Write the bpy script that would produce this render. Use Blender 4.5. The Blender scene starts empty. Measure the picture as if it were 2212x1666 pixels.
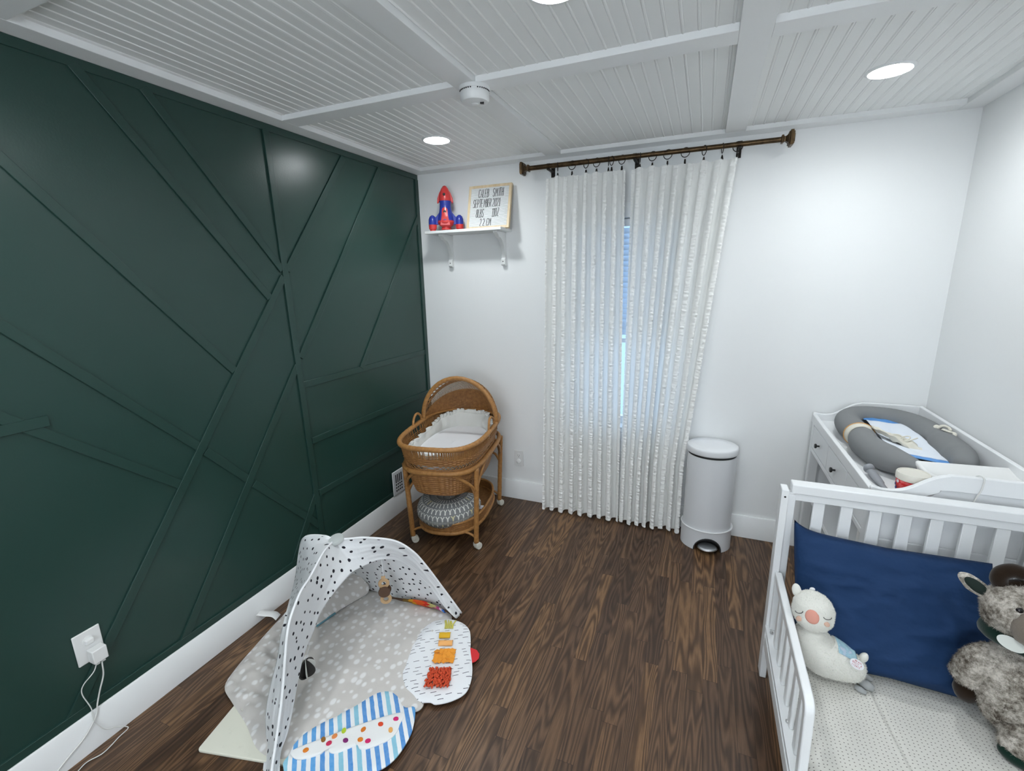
import bpy, bmesh, math, random
from math import sin, cos, pi, sqrt, radians, atan2
from mathutils import Vector, Matrix, noise

random.seed(7)
SC = bpy.context.scene
COL = SC.collection

# ------------------------------------------------------------------ camera
yaw, pitch, roll = 0.393219167, -0.227767471, 0.0196074546
Rz = Matrix.Rotation(yaw, 3, 'Z'); Rx = Matrix.Rotation(pitch, 3, 'X'); Ry = Matrix.Rotation(roll, 3, 'Y')
RR = Rz @ Rx @ Ry
right, fwd, up = RR.col[0], RR.col[1], RR.col[2]
cam_d = bpy.data.cameras.new('camera')
cam_d.sensor_fit = 'HORIZONTAL'; cam_d.sensor_width = 36.0
cam_d.lens = 994.816454 / 2212.0 * 36.0
cam_d.clip_start = 0.01
cam = bpy.data.objects.new('camera', cam_d); COL.objects.link(cam)
m3 = Matrix((right, up, -fwd)).transposed()
cam.matrix_world = Matrix.Translation((1.89563, -2.92593, 1.591385)) @ m3.to_4x4()
SC.camera = cam

# ------------------------------------------------------------------ world, exposure
SC.view_settings.view_transform = 'Standard'
try: SC.view_settings.look = 'None'
except Exception: pass
SC.view_settings.gamma = 1.0
SC.view_settings.use_curve_mapping = False
SC.view_settings.exposure = 0.35
W = bpy.data.worlds.new('world'); SC.world = W; W.use_nodes = True
bg = W.node_tree.nodes['Background']
# clear sky: bright on the side behind the camera, bluer and dimmer beyond the curtained window
_wt = W.node_tree; _tc = _wt.nodes.new('ShaderNodeTexCoord'); _sp = _wt.nodes.new('ShaderNodeSeparateXYZ'); _wt.links.new(_tc.outputs['Generated'], _sp.inputs[0])
_rp = _wt.nodes.new('ShaderNodeValToRGB'); _mr = _wt.nodes.new('ShaderNodeMapRange')
_mr.inputs[1].default_value = -1; _mr.inputs[2].default_value = 1; _wt.links.new(_sp.outputs[1], _mr.inputs[0]); _wt.links.new(_mr.outputs[0], _rp.inputs[0])
_rp.color_ramp.elements[0].position = .25; _rp.color_ramp.elements[0].color = (0.93, 0.96, 1.0, 1)
_rp.color_ramp.elements[1].position = .75; _rp.color_ramp.elements[1].color = (0.42*.17, 0.66*.17, 1.0*.17, 1)
_wt.links.new(_rp.outputs[0], bg.inputs[0]); bg.inputs[1].default_value = 8.0
LIGHT_STRENGTH = 55.0
LAMP_POWER = 16.0
LIGHT_COLOR = (0.93, 0.98, 1.0)

# ------------------------------------------------------------------ node helpers
class NT:
    def __init__(s, name):
        s.m = bpy.data.materials.new(name); s.m.use_nodes = True
        s.t = s.m.node_tree; s.t.nodes.clear()
        s.out = s.t.nodes.new('ShaderNodeOutputMaterial')
    def n(s, typ, **kw):
        nd = s.t.nodes.new(typ)
        for k, v in kw.items(): setattr(nd, k, v)
        return nd
    def l(s, a, b): s.t.links.new(a, b)
    def math(s, op, a, b=None, c=None, clamp=False):
        nd = s.n('ShaderNodeMath', operation=op); nd.use_clamp = clamp
        for i, x in enumerate((a, b, c)):
            if x is None: continue
            if isinstance(x, (int, float)): nd.inputs[i].default_value = x
            else: s.l(x, nd.inputs[i])
        return nd.outputs[0]
    def coord(s, kind='Object'):
        return s.n('ShaderNodeTexCoord').outputs[kind]
    def sep(s, v):
        nd = s.n('ShaderNodeSeparateXYZ'); s.l(v, nd.inputs[0]); return nd.outputs
    def comb(s, x, y, z):
        nd = s.n('ShaderNodeCombineXYZ')
        for i, q in enumerate((x, y, z)):
            if isinstance(q, (int, float)): nd.inputs[i].default_value = q
            else: s.l(q, nd.inputs[i])
        return nd.outputs[0]
    def noise(s, vec, scale, detail=2.0, rough=0.5, out='Fac'):
        nd = s.n('ShaderNodeTexNoise'); nd.inputs['Scale'].default_value = scale
        nd.inputs['Detail'].default_value = detail; nd.inputs['Roughness'].default_value = rough
        if vec is not None: s.l(vec, nd.inputs['Vector'])
        return nd.outputs[out]
    def white(s, vec=None, w=None, dim='3D'):
        nd = s.n('ShaderNodeTexWhiteNoise', noise_dimensions=dim)
        if vec is not None: s.l(vec, nd.inputs['Vector'])
        if w is not None: s.l(w, nd.inputs['W'])
        return nd.outputs['Value']
    def ramp(s, fac, stops, interp='LINEAR'):
        nd = s.n('ShaderNodeValToRGB'); cr = nd.color_ramp; cr.interpolation = interp
        while len(cr.elements) < len(stops): cr.elements.new(0.5)
        for e, (p, c) in zip(cr.elements, stops):
            e.position = p; e.color = (*c, 1) if len(c) == 3 else c
        s.l(fac, nd.inputs[0]); return nd.outputs['Color']
    def mix(s, fac, a, b, blend='MIX'):
        nd = s.n('ShaderNodeMix', data_type='RGBA', blend_type=blend)
        for sock, x in ((nd.inputs[0], fac), (nd.inputs[6], a), (nd.inputs[7], b)):
            if isinstance(x, (int, float)): sock.default_value = x
            elif isinstance(x, tuple): sock.default_value = (*x, 1) if len(x) == 3 else x
            else: s.l(x, sock)
        return nd.outputs[2]
    def bump(s, h, strength=0.3, dist=0.002, normal=None):
        nd = s.n('ShaderNodeBump'); nd.inputs['Strength'].default_value = strength
        nd.inputs['Distance'].default_value = dist; s.l(h, nd.inputs['Height'])
        if normal is not None: s.l(normal, nd.inputs['Normal'])
        return nd.outputs[0]
    def bsdf(s, color, rough=0.5, normal=None, metal=0.0, spec=0.5, **kw):
        p = s.n('ShaderNodeBsdfPrincipled')
        if isinstance(color, tuple): p.inputs['Base Color'].default_value = (*color, 1)
        else: s.l(color, p.inputs['Base Color'])
        if isinstance(rough, (int, float)): p.inputs['Roughness'].default_value = rough
        else: s.l(rough, p.inputs['Roughness'])
        p.inputs['Metallic'].default_value = metal
        p.inputs['Specular IOR Level'].default_value = spec
        for k, v in kw.items(): p.inputs[k].default_value = v
        if normal is not None: s.l(normal, p.inputs['Normal'])
        return p.outputs[0]
    def done(s, sh):
        s.l(sh, s.out.inputs[0]); return s.m

_mats = {}
def plain(name, color, rough=0.5, metal=0.0, spec=0.5, var=0.06, scale=30.0, bump=0.0, bscale=200.0, bdist=0.001, **kw):
    """painted / plastic / cloth surface with slight procedural variation"""
    if name in _mats: return _mats[name]
    t = NT(name); co = t.coord('Object')
    f = t.noise(co, scale, 3)
    c = t.mix(t.math('MULTIPLY', f, var), color, tuple(max(0, x * 0.7) for x in color))
    nrm = None
    if bump > 0: nrm = t.bump(t.noise(co, bscale, 2), bump, bdist)
    _mats[name] = t.done(t.bsdf(c, rough, nrm, metal, spec, **kw)); return _mats[name]

# ------------------------------------------------------------------ mesh helpers
class MB:
    def __init__(s): s.v = []; s.f = []; s.uv = {}
    def add(s, v, f, uv=None):
        o = len(s.v); s.v += [tuple(p) for p in v]; s.f += [tuple(i + o for i in q) for q in f]
        if uv:
            for i, q in enumerate(uv): s.uv[o + i] = q
        return s
    def box(s, lo, hi, M=None):
        x0, y0, z0 = lo; x1, y1, z1 = hi
        v = [(x0,y0,z0),(x1,y0,z0),(x1,y1,z0),(x0,y1,z0),(x0,y0,z1),(x1,y0,z1),(x1,y1,z1),(x0,y1,z1)]
        if M is not None: v = [M @ Vector(p) for p in v]
        return s.add(v, [(0,3,2,1),(4,5,6,7),(0,1,5,4),(1,2,6,5),(2,3,7,6),(3,0,4,7)])
    def tube(s, pts, r, seg=10, closed=False, caps=True, flat=1.0, up0=None):
        P = [Vector(p) for p in pts]; n = len(P)
        R = r if isinstance(r, (list, tuple)) else [r] * n
        T = []
        for i in range(n):
            if closed: d = P[(i + 1) % n] - P[i - 1]
            else: d = P[min(i + 1, n - 1)] - P[max(i - 1, 0)]
            T.append(d.normalized())
        a = Vector(up0) if up0 else (Vector((0, 0, 1)) if abs(T[0].z) < 0.9 else Vector((1, 0, 0)))
        N = (a - T[0] * a.dot(T[0])).normalized()
        v = []; frames = []
        for i in range(n):
            if i:
                N = (N - T[i] * N.dot(T[i]))
                N = N.normalized() if N.length > 1e-6 else T[i].orthogonal().normalized()
            B = T[i].cross(N); frames.append((N.copy(), B))
            for k in range(seg):
                t = 2 * pi * k / seg
                v.append(P[i] + (N * cos(t) * flat + B * sin(t)) * R[i])
        shift = 0
        if closed:
            N0, B0 = frames[0]; ang = atan2(N.dot(B0), N.dot(N0)); shift = int(round(ang / (2 * pi) * seg))
        f = []
        m = n if closed else n - 1
        for i in range(m):
            j = (i + 1) % n
            for k in range(seg):
                k2 = (k + 1) % seg
                if closed and j == 0:
                    f.append((i*seg+k, i*seg+k2, (k2+shift) % seg, (k+shift) % seg))
                else: f.append((i*seg+k, i*seg+k2, j*seg+k2, j*seg+k))
        if caps and not closed:
            f.append(tuple(range(seg - 1, -1, -1))); f.append(tuple((n-1)*seg + k for k in range(seg)))
        return s.add(v, f)
    def lathe(s, prof, seg=32, M=None, sx=1.0, sy=1.0, cap=True):
        v = []; f = []; n = len(prof)
        for r, z in prof:
            for k in range(seg):
                t = 2*pi*k/seg; v.append(Vector((r*cos(t)*sx, r*sin(t)*sy, z)))
        for i in range(n-1):
            for k in range(seg):
                k2 = (k+1) % seg
                f.append((i*seg+k, i*seg+k2, (i+1)*seg+k2, (i+1)*seg+k))
        if cap:
            if prof[0][0] > 1e-6: f.append(tuple(range(seg-1, -1, -1)))
            if prof[-1][0] > 1e-6: f.append(tuple((n-1)*seg+k for k in range(seg)))
        if M is not None: v = [M @ p for p in v]
        return s.add(v, f)
    def prism(s, poly, h0, h1, axes='xy', M=None):
        """extrude a 2-D outline; axes names the plane, extrusion along the third axis"""
        third = ({'x','y','z'} - set(axes)).pop(); n = len(poly); v = []
        for h in (h0, h1):
            for a, b in poly:
                d = {axes[0]: a, axes[1]: b, third: h}; v.append(Vector((d['x'], d['y'], d['z'])))
        f = [tuple(range(n-1, -1, -1)), tuple(range(n, 2*n))]
        for i in range(n):
            j = (i+1) % n; f.append((i, j, n+j, n+i))
        if M is not None: v = [M @ p for p in v]
        return s.add(v, f)
    def grid(s, fn, nu, nv, wrapu=False, wrapv=False, uvfn=None):
        v = []; uv = [] if uvfn else None
        U = nu if wrapu else nu + 1; Vn = nv if wrapv else nv + 1
        for j in range(Vn):
            for i in range(U):
                v.append(fn(i/nu, j/nv))
                if uvfn: uv.append(uvfn(i/nu, j/nv))
        f = []
        for j in range(nv):
            for i in range(nu):
                i2 = (i+1) % U; j2 = (j+1) % Vn
                f.append((j*U+i, j*U+i2, j2*U+i2, j2*U+i))
        return s.add(v, f, uv)
    def ball(s, c, r, nu=24, nv=16, fn=None, M=None):
        c = Vector(c); rx, ry, rz = r if isinstance(r, (tuple, list)) else (r, r, r)
        def p(u, v):
            t = 2*pi*u; ph = pi*v
            d = Vector((sin(ph)*cos(t), sin(ph)*sin(t), -cos(ph)))
            q = Vector((d.x*rx, d.y*ry, d.z*rz))
            if fn: q = fn(q, d)
            return (c + (M @ q if M is not None else q))
        return s.grid(p, nu, nv, wrapu=True)
    def build(s, name, mat, parent=None, smooth=None, bevel=0.0, seg=2, sub=0, kind=None, solid=0.0, recalc=True, merge=True):
        me = bpy.data.meshes.new(name); me.from_pydata([tuple(p) for p in s.v], [], s.f)
        if s.uv:
            l = me.uv_layers.new(name='UVMap')
            for lp in me.loops: l.data[lp.index].uv = s.uv.get(lp.vertex_index, (0, 0))
        bm = bmesh.new(); bm.from_mesh(me)
        if merge: bmesh.ops.remove_doubles(bm, verts=bm.verts, dist=1e-6)
        if recalc: bmesh.ops.recalc_face_normals(bm, faces=bm.faces)
        bm.to_mesh(me); bm.free()
        if mat is not None: me.materials.append(mat)
        if smooth is not None:
            for p in me.polygons: p.use_smooth = True
            if smooth < 180: me.set_sharp_from_angle(angle=radians(smooth))
        o = bpy.data.objects.new(name, me); COL.objects.link(o)
        if parent is not None: o.parent = parent
        if solid:
            md = o.modifiers.new('solid', 'SOLIDIFY'); md.thickness = solid; md.offset = 0
        if bevel:
            md = o.modifiers.new('bevel', 'BEVEL'); md.width = bevel; md.segments = seg; md.limit_method = 'ANGLE'; md.angle_limit = radians(40)
            for p in me.polygons: p.use_smooth = True
            me.set_sharp_from_angle(angle=radians(40))
        if sub:
            md = o.modifiers.new('sub', 'SUBSURF'); md.levels = sub; md.render_levels = sub
        if kind: o['kind'] = kind
        return o

def empty(name, loc=(0,0,0), rz=0.0, label=None, cat=None, group=None):
    o = bpy.data.objects.new(name, None); COL.objects.link(o); o.location = loc; o.rotation_euler = (0, 0, rz)
    o.empty_display_size = 0.05
    if label: o['label'] = label
    if cat: o['category'] = cat
    if group: o['group'] = group
    return o
def tag(o, label, cat, group=None):
    o['label'] = label; o['category'] = cat
    if group: o['group'] = group
    return o
def fur(o, n, L, w, seed=0, comb=(0, 0, -.5), spread=.6):
    """adds n short pile blades to a plush part's own mesh"""
    rnd = random.Random(seed); me = o.data; me.calc_loop_triangles()
    vs = [v.co.copy() for v in me.vertices]; fs = [tuple(p.vertices) for p in me.polygons]
    tr = [(tuple(t.vertices), t.area) for t in me.loop_triangles]; cum = []; a = 0
    for _, q in tr: a += q; cum.append(a)
    import bisect
    cb = Vector(comb)
    nv = [tuple(v) for v in vs]; nf = list(fs)
    for _ in range(n):
        (i, j, k), _a = tr[min(len(tr)-1, bisect.bisect(cum, rnd.random()*a))]
        r1 = sqrt(rnd.random()); r2 = rnd.random()
        p = vs[i]*(1-r1)+vs[j]*(r1*(1-r2))+vs[k]*(r1*r2)
        nn = (vs[j]-vs[i]).cross(vs[k]-vs[i])
        if nn.length < 1e-12: continue
        nn.normalize()
        t1 = nn.orthogonal().normalized(); ang = rnd.random()*6.283; sd = t1*cos(ang)+nn.cross(t1)*sin(ang)
        c_ = cb-nn*cb.dot(nn)
        d = (nn*.75+c_+Vector((rnd.uniform(-1, 1), rnd.uniform(-1, 1), rnd.uniform(-1, 1)))*spread).normalized()
        l_ = L*rnd.uniform(.6, 1.2); b = len(nv)
        nv += [tuple(p-nn*.0005+sd*w), tuple(p-nn*.0005-sd*w), tuple(p+d*l_)]; nf.append((b, b+1, b+2))
    m2 = bpy.data.meshes.new(me.name); m2.from_pydata(nv, [], nf)
    for mt in me.materials: m2.materials.append(mt)
    for p in m2.polygons: p.use_smooth = True
    o.data = m2; return o
def struct(mb, name, mat, **kw): return mb.build(name, mat, kind='structure', **kw)
def arc(c, r, a0, a1, n, ax=(1,0,0), ay=(0,0,1)):
    c = Vector(c); ax = Vector(ax); ay = Vector(ay)
    return [c + ax*r*cos(a0+(a1-a0)*i/n) + ay*r*sin(a0+(a1-a0)*i/n) for i in range(n+1)]
def smoothpath(pts, n=8, closed=False):
    """Catmull-Rom through the points"""
    P = [Vector(p) for p in pts]; N = len(P); out = []
    m = N if closed else N-1
    for i in range(m):
        p0 = P[(i-1) % N] if (closed or i > 0) else P[0]*2-P[1]
        p1 = P[i]; p2 = P[(i+1) % N]
        p3 = P[(i+2) % N] if (closed or i+2 < N) else p2*2-p1
        for k in range(n):
            t = k/n
            out.append(0.5*((2*p1)+(p2-p0)*t+(2*p0-5*p1+4*p2-p3)*t*t+(3*p1-p0-3*p2+p3)*t**3))
    if not closed: out.append(P[-1])
    return out
def resample(pts, n):
    P = [Vector(p) for p in pts]; L = [0]
    for a, b in zip(P, P[1:]): L.append(L[-1] + (b-a).length)
    out = []; j = 0
    for i in range(n+1):
        d = L[-1]*i/n
        while j < len(P)-2 and L[j+1] < d: j += 1
        t = (d-L[j])/max(1e-9, L[j+1]-L[j]); out.append(P[j].lerp(P[j+1], min(1, t)))
    return out
def sup(t, a, b, n=2.5):
    c, s_ = cos(t), sin(t)
    return (a*math.copysign(abs(c)**(2/n), c), b*math.copysign(abs(s_)**(2/n), s_))

# ================================================================== MATERIALS (setting)
def mat_floor():
    t = NT('walnut_stained_oak_floor'); co = t.coord('Object'); x, y, z = t.sep(co)
    PW = 0.057
    xs = t.math('DIVIDE', x, PW); ix = t.math('FLOOR', xs); fx = t.math('FRACT', xs)
    r1 = t.white(w=ix, dim='1D')
    ys = t.math('ADD', t.math('DIVIDE', y, 0.62), t.math('MULTIPLY', r1, 7.3))
    iy = t.math('FLOOR', ys); fy = t.math('FRACT', ys)
    rid = t.white(t.comb(ix, iy, 0.0), dim='3D')
    rid2 = t.white(t.comb(ix, iy, 5.0), dim='3D')
    # cathedral grain: level sets of a stretched noise
    gv = t.comb(t.math('ADD', t.math('MULTIPLY', x, 13.0), t.math('MULTIPLY', rid, 91.0)), t.math('ADD', t.math('MULTIPLY', y, 1.15), t.math('MULTIPLY', rid2, 47.0)), 0.0)
    big = t.noise(gv, 1.0, 1.5, 0.5)
    freq = t.math('ADD', 55.0, t.math('MULTIPLY', rid2, 70.0))
    fine = t.noise(t.comb(t.math('MULTIPLY', x, 90.0), t.math('MULTIPLY', y, 9.0), rid), 1.0, 3, 0.6)
    ph = t.math('ADD', t.math('MULTIPLY', big, freq), t.math('MULTIPLY', fine, 2.2))
    ring = t.math('MULTIPLY_ADD', t.math('SINE', ph), 0.5, 0.5)
    ring = t.math('POWER', ring, 1.1)
    pores = t.noise(t.comb(t.math('MULTIPLY', x, 420.0), t.math('MULTIPLY', y, 16.0), rid), 1.0, 2, 0.6)
    base = t.ramp(rid, [(0.0, (0.080, 0.043, 0.025)), (0.35, (0.130, 0.071, 0.039)), (0.7, (0.175, 0.096, 0.049)), (1.0, (0.255, 0.138, 0.062))])
    dark = t.mix(1.0, base, (0.17, 0.145, 0.13), 'MULTIPLY')
    c = t.mix(t.math('MULTIPLY', t.math('SUBTRACT', 1.0, ring), 0.92), base, dark)
    c = t.mix(t.math('MULTIPLY', t.ramp(pores, [(0.45, (0,0,0)), (0.7, (1,1,1))]), 0.5), c, dark)
    lite = t.noise(t.comb(t.math('MULTIPLY', x, 60.0), t.math('MULTIPLY', y, 3.0), rid), 1.0, 2)
    c = t.mix(t.math('MULTIPLY', lite, 0.25), c, (0.23, 0.135, 0.078))
    gx = t.math('LESS_THAN', t.math('ABSOLUTE', t.math('SUBTRACT', fx, 0.5)), 0.485)
    gy = t.math('LESS_THAN', t.math('ABSOLUTE', t.math('SUBTRACT', fy, 0.5)), 0.4985)
    gap = t.math('MULTIPLY', gx, gy)
    c = t.mix(t.math('MULTIPLY', t.math('SUBTRACT', 1.0, gap), 0.6), c, (0.012, 0.007, 0.005))
    h = t.math('ADD', t.math('MULTIPLY', ring, 0.25), gap)
    nrm = t.bump(h, 0.25, 0.0008)
    rgh = t.math('MULTIPLY_ADD', ring, -0.06, 0.42)
    return t.done(t.bsdf(c, rgh, nrm, spec=0.42))
def mat_paint(name, col, rough, bs=0.08, spec=0.5, scale=260):
    t = NT(name); co = t.coord('Object')
    c = t.mix(t.math('MULTIPLY', t.noise(co, 3.0, 3), 0.08), col, tuple(v*0.82 for v in col))
    nrm = t.bump(t.noise(co, scale, 2), bs, 0.001)
    return t.done(t.bsdf(c, rough, nrm, spec=spec))
M_floor = mat_floor()
M_wall = mat_paint('white_wall_paint', (0.87, 0.88, 0.88), 0.6, 0.05)
M_green = mat_paint('dark_green_wall_paint', (0.017, 0.050, 0.041), 0.30, 0.22, 0.5, 140)
M_ceil = mat_paint('white_ceiling_paint', (0.88, 0.89, 0.88), 0.45, 0.03)
M_trim = mat_paint('white_trim_paint', (0.87, 0.88, 0.88), 0.4, 0.02)
M_white = plain('white_lacquer', (0.85, 0.86, 0.87), 0.32, var=0.04)

# ================================================================== SETTING
XW, YF, H, HC = 2.994, -4.4, 2.30, 2.322
struct(MB().box((-0.1, YF-0.1, -0.1), (XW+0.1, 0.1, 0.0)), 'floor', M_floor)
struct(MB().box((-0.1, YF, 0), (0, 0, 2.45)), 'wall_left', M_green)
struct(MB().box((XW, YF, 0), (XW+0.1, 0, 2.45)), 'wall_right', M_wall)
FX0, FX1, FZ0, FZ1 = .95, 2.25, .75, 2.05
w = MB(); w.box((-0.1, YF-.1, 0), (FX0, YF, 2.45)); w.box((FX1, YF-.1, 0), (XW+0.1, YF, 2.45)); w.box((FX0, YF-.1, 0), (FX1, YF, FZ0)); w.box((FX0, YF-.1, FZ1), (FX1, YF, 2.45))
struct(w, 'wall_front', M_wall)
WX0, WX1, WZ0, WZ1 = 1.10, 1.77, 0.64, 1.93
w = MB(); w.box((-0.1, 0, 0), (WX0, 0.12, 2.45)); w.box((WX1, 0, 0), (XW+0.1, 0.12, 2.45))
w.box((WX0, 0, 0), (WX1, 0.12, WZ0)); w.box((WX0, 0, WZ1), (WX1, 0.12, 2.45))
struct(w, 'wall_back', M_wall)
# beadboard ceiling: real bead-and-groove profile run along y
prof = [(-0.1, HC)]
k = 0; pit = 0.0477; x0 = 1.254 - 26*pit
while True:
    xc = x0 + k*pit; k += 1
    if xc > XW+0.05: break
    if xc < -0.05: continue
    prof += [(xc-0.0060, HC), (xc-0.0050, HC+0.0012), (xc-0.0040, HC), (xc-0.0018, HC-0.0018), (xc+0.0018, HC-0.0018), (xc+0.0040, HC), (xc+0.0050, HC+0.0012), (xc+0.0060, HC)]
prof.append((XW+0.1, HC))
c = MB(); n = len(prof)
v = [(x, y, z) for y in (YF-0.1, 0.1) for x, z in prof] + [(-0.1, YF-0.1, 2.45), (XW+0.1, YF-0.1, 2.45), (-0.1, 0.1, 2.45), (XW+0.1, 0.1, 2.45)]
f = [(i, i+1, n+i+1, n+i) for i in range(n-1)] + [(2*n, 2*n+1, 2*n+3, 2*n+2)]
struct(c.add(v, f), 'ceiling', M_ceil, recalc=False)
# ceiling boards
tn = [0]
def trim(lo, hi, mat=None, bev=0.0015, M=None):
    tn[0] += 1
    return struct(MB().box(lo, hi, M), 'trim_%d' % tn[0], mat or M_trim, bevel=bev)
BX = [(0.966, 1.058), (1.938, 2.032)]; BY = [(-1.205, -1.112), (-2.20, -2.108), (-3.2, -3.108)]
trim((0, YF, H), (0.092, 0, HC+.004)); trim((XW-0.092, YF, H), (XW, 0, HC+.004))
trim((0.092, -0.092, H), (XW-0.092, 0, HC+.004)); trim((0.092, YF, H), (XW-0.092, YF+0.092, HC+.004))
for a, b in BX: trim((a, YF+0.092, H), (b, -0.092, HC+.004))
for a, b in BY:
    for xa, xb in ((0.092, BX[0][0]), (BX[0][1], BX[1][0]), (BX[1][1], XW-0.092)): trim((xa, a, H), (xb, b, HC+.004))
# baseboards
def baseboard(name, poly, h0, h1, axes): struct(MB().prism(poly, h0, h1, axes), name, M_trim, bevel=0.001)
pb = [(0, 0), (0.015, 0), (0.015, 0.138), (0.011, 0.144), (0, 0.144)]
baseboard('baseboard_left', pb, YF+.016, 0, 'xz')
baseboard('baseboard_right', [(XW-a, b) for a, b in pb], YF+.016, -.016, 'xz')
baseboard('baseboard_back', [(-a, b) for a, b in pb], 0.0155, XW-.0155, 'yz')
baseboard('baseboard_front', [(YF+a, b) for a, b in pb], 0, XW, 'yz')
# battens on the green wall (each its own board), y-z positions on the wall
BT = 0.009; BW = 0.034
def batten(p, q, wd=BW, t=BT, side=1):
    """board whose left/lower edge runs p->q on the wall; its width goes to `side`"""
    a, b = Vector((p[0], p[1])), Vector((q[0], q[1])); d = (b-a).normalized(); nn = Vector((-d.y, d.x))*side*wd
    poly = [tuple(a), tuple(b), tuple(b+nn), tuple(a+nn)]
    tn[0] += 1
    t = t-.0002*(tn[0] % 17)
    struct(MB().prism(poly, 0.0, t, 'yz'), 'trim_%d' % tn[0], M_green, bevel=0.0012)
TOP, BOT, LY, RY = 2.268, 0.175, YF, -0.036
batten((LY, TOP), (-0.001, TOP), H-TOP-.001)                 # along the ceiling
batten((LY, 0.1445), (-0.001, 0.1445), BOT-0.1445)           # along the baseboard
batten((RY, BOT), (RY, TOP), -RY-.001, side=-1)              # in the corner
def bat(p, q, side): batten(p, q, side=side)
bat((-1.240, TOP), (-1.203, BOT), 1)                          # upright-ish
# long diagonals falling to the left (left edge measured)
bat((-0.743, TOP), (-1.213, 1.662), 1); bat((-1.240, 1.632), (-2.340, BOT), 1)
bat((-0.430, TOP), (-1.196, 1.228), 1); bat((-1.224, 1.194), (-1.967, BOT), 1)
bat((-0.040, 2.027), (-0.752, 1.092), 1)
bat((-1.206, 0.476), (-1.402, BOT), 1)
# diagonals falling to the right (lower edge measured)
bat((-2.432, TOP), (-1.564, 1.210), 1)
bat((-1.942, TOP), (-1.332, 1.515), 1)
bat((-1.739, TOP), (-1.240, 1.643), 1)
bat((-2.95, 2.252), (-1.770, 0.928), 1); bat((-1.746, 0.900), (-1.580, 0.700), 1); bat((-1.553, 0.668), (-1.208, 0.267), 1)
bat((-3.45, 2.26), (-1.866, 0.801), 1)
# level boards right of the upright
bat((-1.186, 1.058), (RY, 1.058), 1); bat((-1.176, 0.748), (RY, 0.748), 1); bat((-1.170, 0.445), (RY, 0.445), 1)
bat((-3.5, 1.163), (-2.195, 1.166), 1)

# ================================================================== WINDOW (behind the curtains)
wn = empty('window_1'); wn['kind'] = 'structure'
fr = MB()
for lo, hi in (((WX0-.075, -.018, WZ0-.02), (WX0, 0, WZ1+.09)), ((WX1, -.018, WZ0-.02), (WX1+.075, 0, WZ1+.09)), ((WX0-.09, -.022, WZ1), (WX1+.09, 0, WZ1+.085)), ((WX0-.08, -.030, WZ0-.03), (WX1+.06, 0, WZ0)), ((WX0-.075, -.016, WZ0-.10), (WX1+.075, 0, WZ0-.03))): fr.box(lo, hi)
fr.build('window_casing', M_trim, wn, bevel=.002)
sa = MB(); zc = 1.27
for lo, hi in (((WX0, .06, WZ0), (WX0+.04, .10, WZ1)), ((WX1-.04, .06, WZ0), (WX1, .10, WZ1)), ((WX0, .06, WZ0), (WX1, .10, WZ0+.05)), ((WX0, .06, WZ1-.04), (WX1, .10, WZ1)), ((WX0, .055, zc-.02), (WX1, .10, zc+.02))): sa.box(lo, hi)
sa.build('window_sash', M_trim, wn, bevel=.002)
t = NT('window_glass'); g = t.n('ShaderNodeBsdfGlossy'); g.inputs['Roughness'].default_value = 0.02
tr = t.n('ShaderNodeBsdfTransparent'); tr.inputs[0].default_value = (.95, .98, 1, 1); mx = t.n('ShaderNodeMixShader'); mx.inputs[0].default_value = 0.08
t.l(tr.outputs[0], mx.inputs[1]); t.l(g.outputs[0], mx.inputs[2]); M_glass = t.done(mx.outputs[0])
MB().box((WX0+.04, .078, WZ0+.05), (WX1-.04, .082, WZ1-.04)).build('window_pane', M_glass, wn)
# unseen window added behind the camera to fill the room with daylight
w2 = empty('added_fill_window'); w2['kind'] = 'structure'
fr = MB()
for lo, hi in (((FX0-.07, YF, FZ0-.02), (FX0, YF+.018, FZ1+.08)), ((FX1, YF, FZ0-.02), (FX1+.07, YF+.018, FZ1+.08)), ((FX0-.08, YF, FZ1), (FX1+.08, YF+.022, FZ1+.08)), ((FX0-.09, YF, FZ0-.03), (FX1+.09, YF+.045, FZ0))): fr.box(lo, hi)
fr.build('window_casing', M_trim, w2, bevel=.002)
sa = MB(); fm_ = (FX0+FX1)/2
for lo, hi in (((FX0, YF-.09, FZ0), (FX0+.045, YF-.05, FZ1)), ((FX1-.045, YF-.09, FZ0), (FX1, YF-.05, FZ1)), ((FX0, YF-.09, FZ0), (FX1, YF-.05, FZ0+.045)), ((FX0, YF-.09, FZ1-.045), (FX1, YF-.05, FZ1)), ((fm_-.02, YF-.09, FZ0), (fm_+.02, YF-.05, FZ1))): sa.box(lo, hi)
sa.build('window_sash', M_trim, w2, bevel=.002)
for a_, b_ in ((FX0+.045, fm_-.02), (fm_+.02, FX1-.045)): MB().box((a_, YF-.072, FZ0+.045), (b_, YF-.068, FZ1-.045)).build('window_pane', M_glass, w2)
# blind
t = NT('white_blind_slat'); b1 = t.bsdf((.86, .88, .90), .45); tl = t.n('ShaderNodeBsdfTranslucent'); tl.inputs[0].default_value = (.85, .92, .98, 1)
mx = t.n('ShaderNodeMixShader'); mx.inputs[0].default_value = .5; t.l(b1, mx.inputs[1]); t.l(tl.outputs[0], mx.inputs[2]); M_slat = t.done(mx.outputs[0])
bl = empty('window_blind', ((WX0+WX1)/2, .028, WZ1), 0, 'white slatted blind half lowered in the window behind the curtain gap', 'blind')
hw = (WX1-WX0)/2-.012
MB().box((-hw, -.02, -.045), (hw, .022, -.004)).build('headrail', M_white, bl, bevel=.003)
for i in range(20):
    zz = -.07-i*.032
    Ms = Matrix.Translation((0, 0, zz)) @ Matrix.Rotation(radians(64), 4, 'X')
    MB().box((-hw, -.019, -.001), (hw, .019, .001), Ms).build('slat', M_slat, bl)
MB().box((-hw, -.014, -.745), (hw, .014, -.72)).build('bottom_rail', M_white, bl, bevel=.003)
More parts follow.
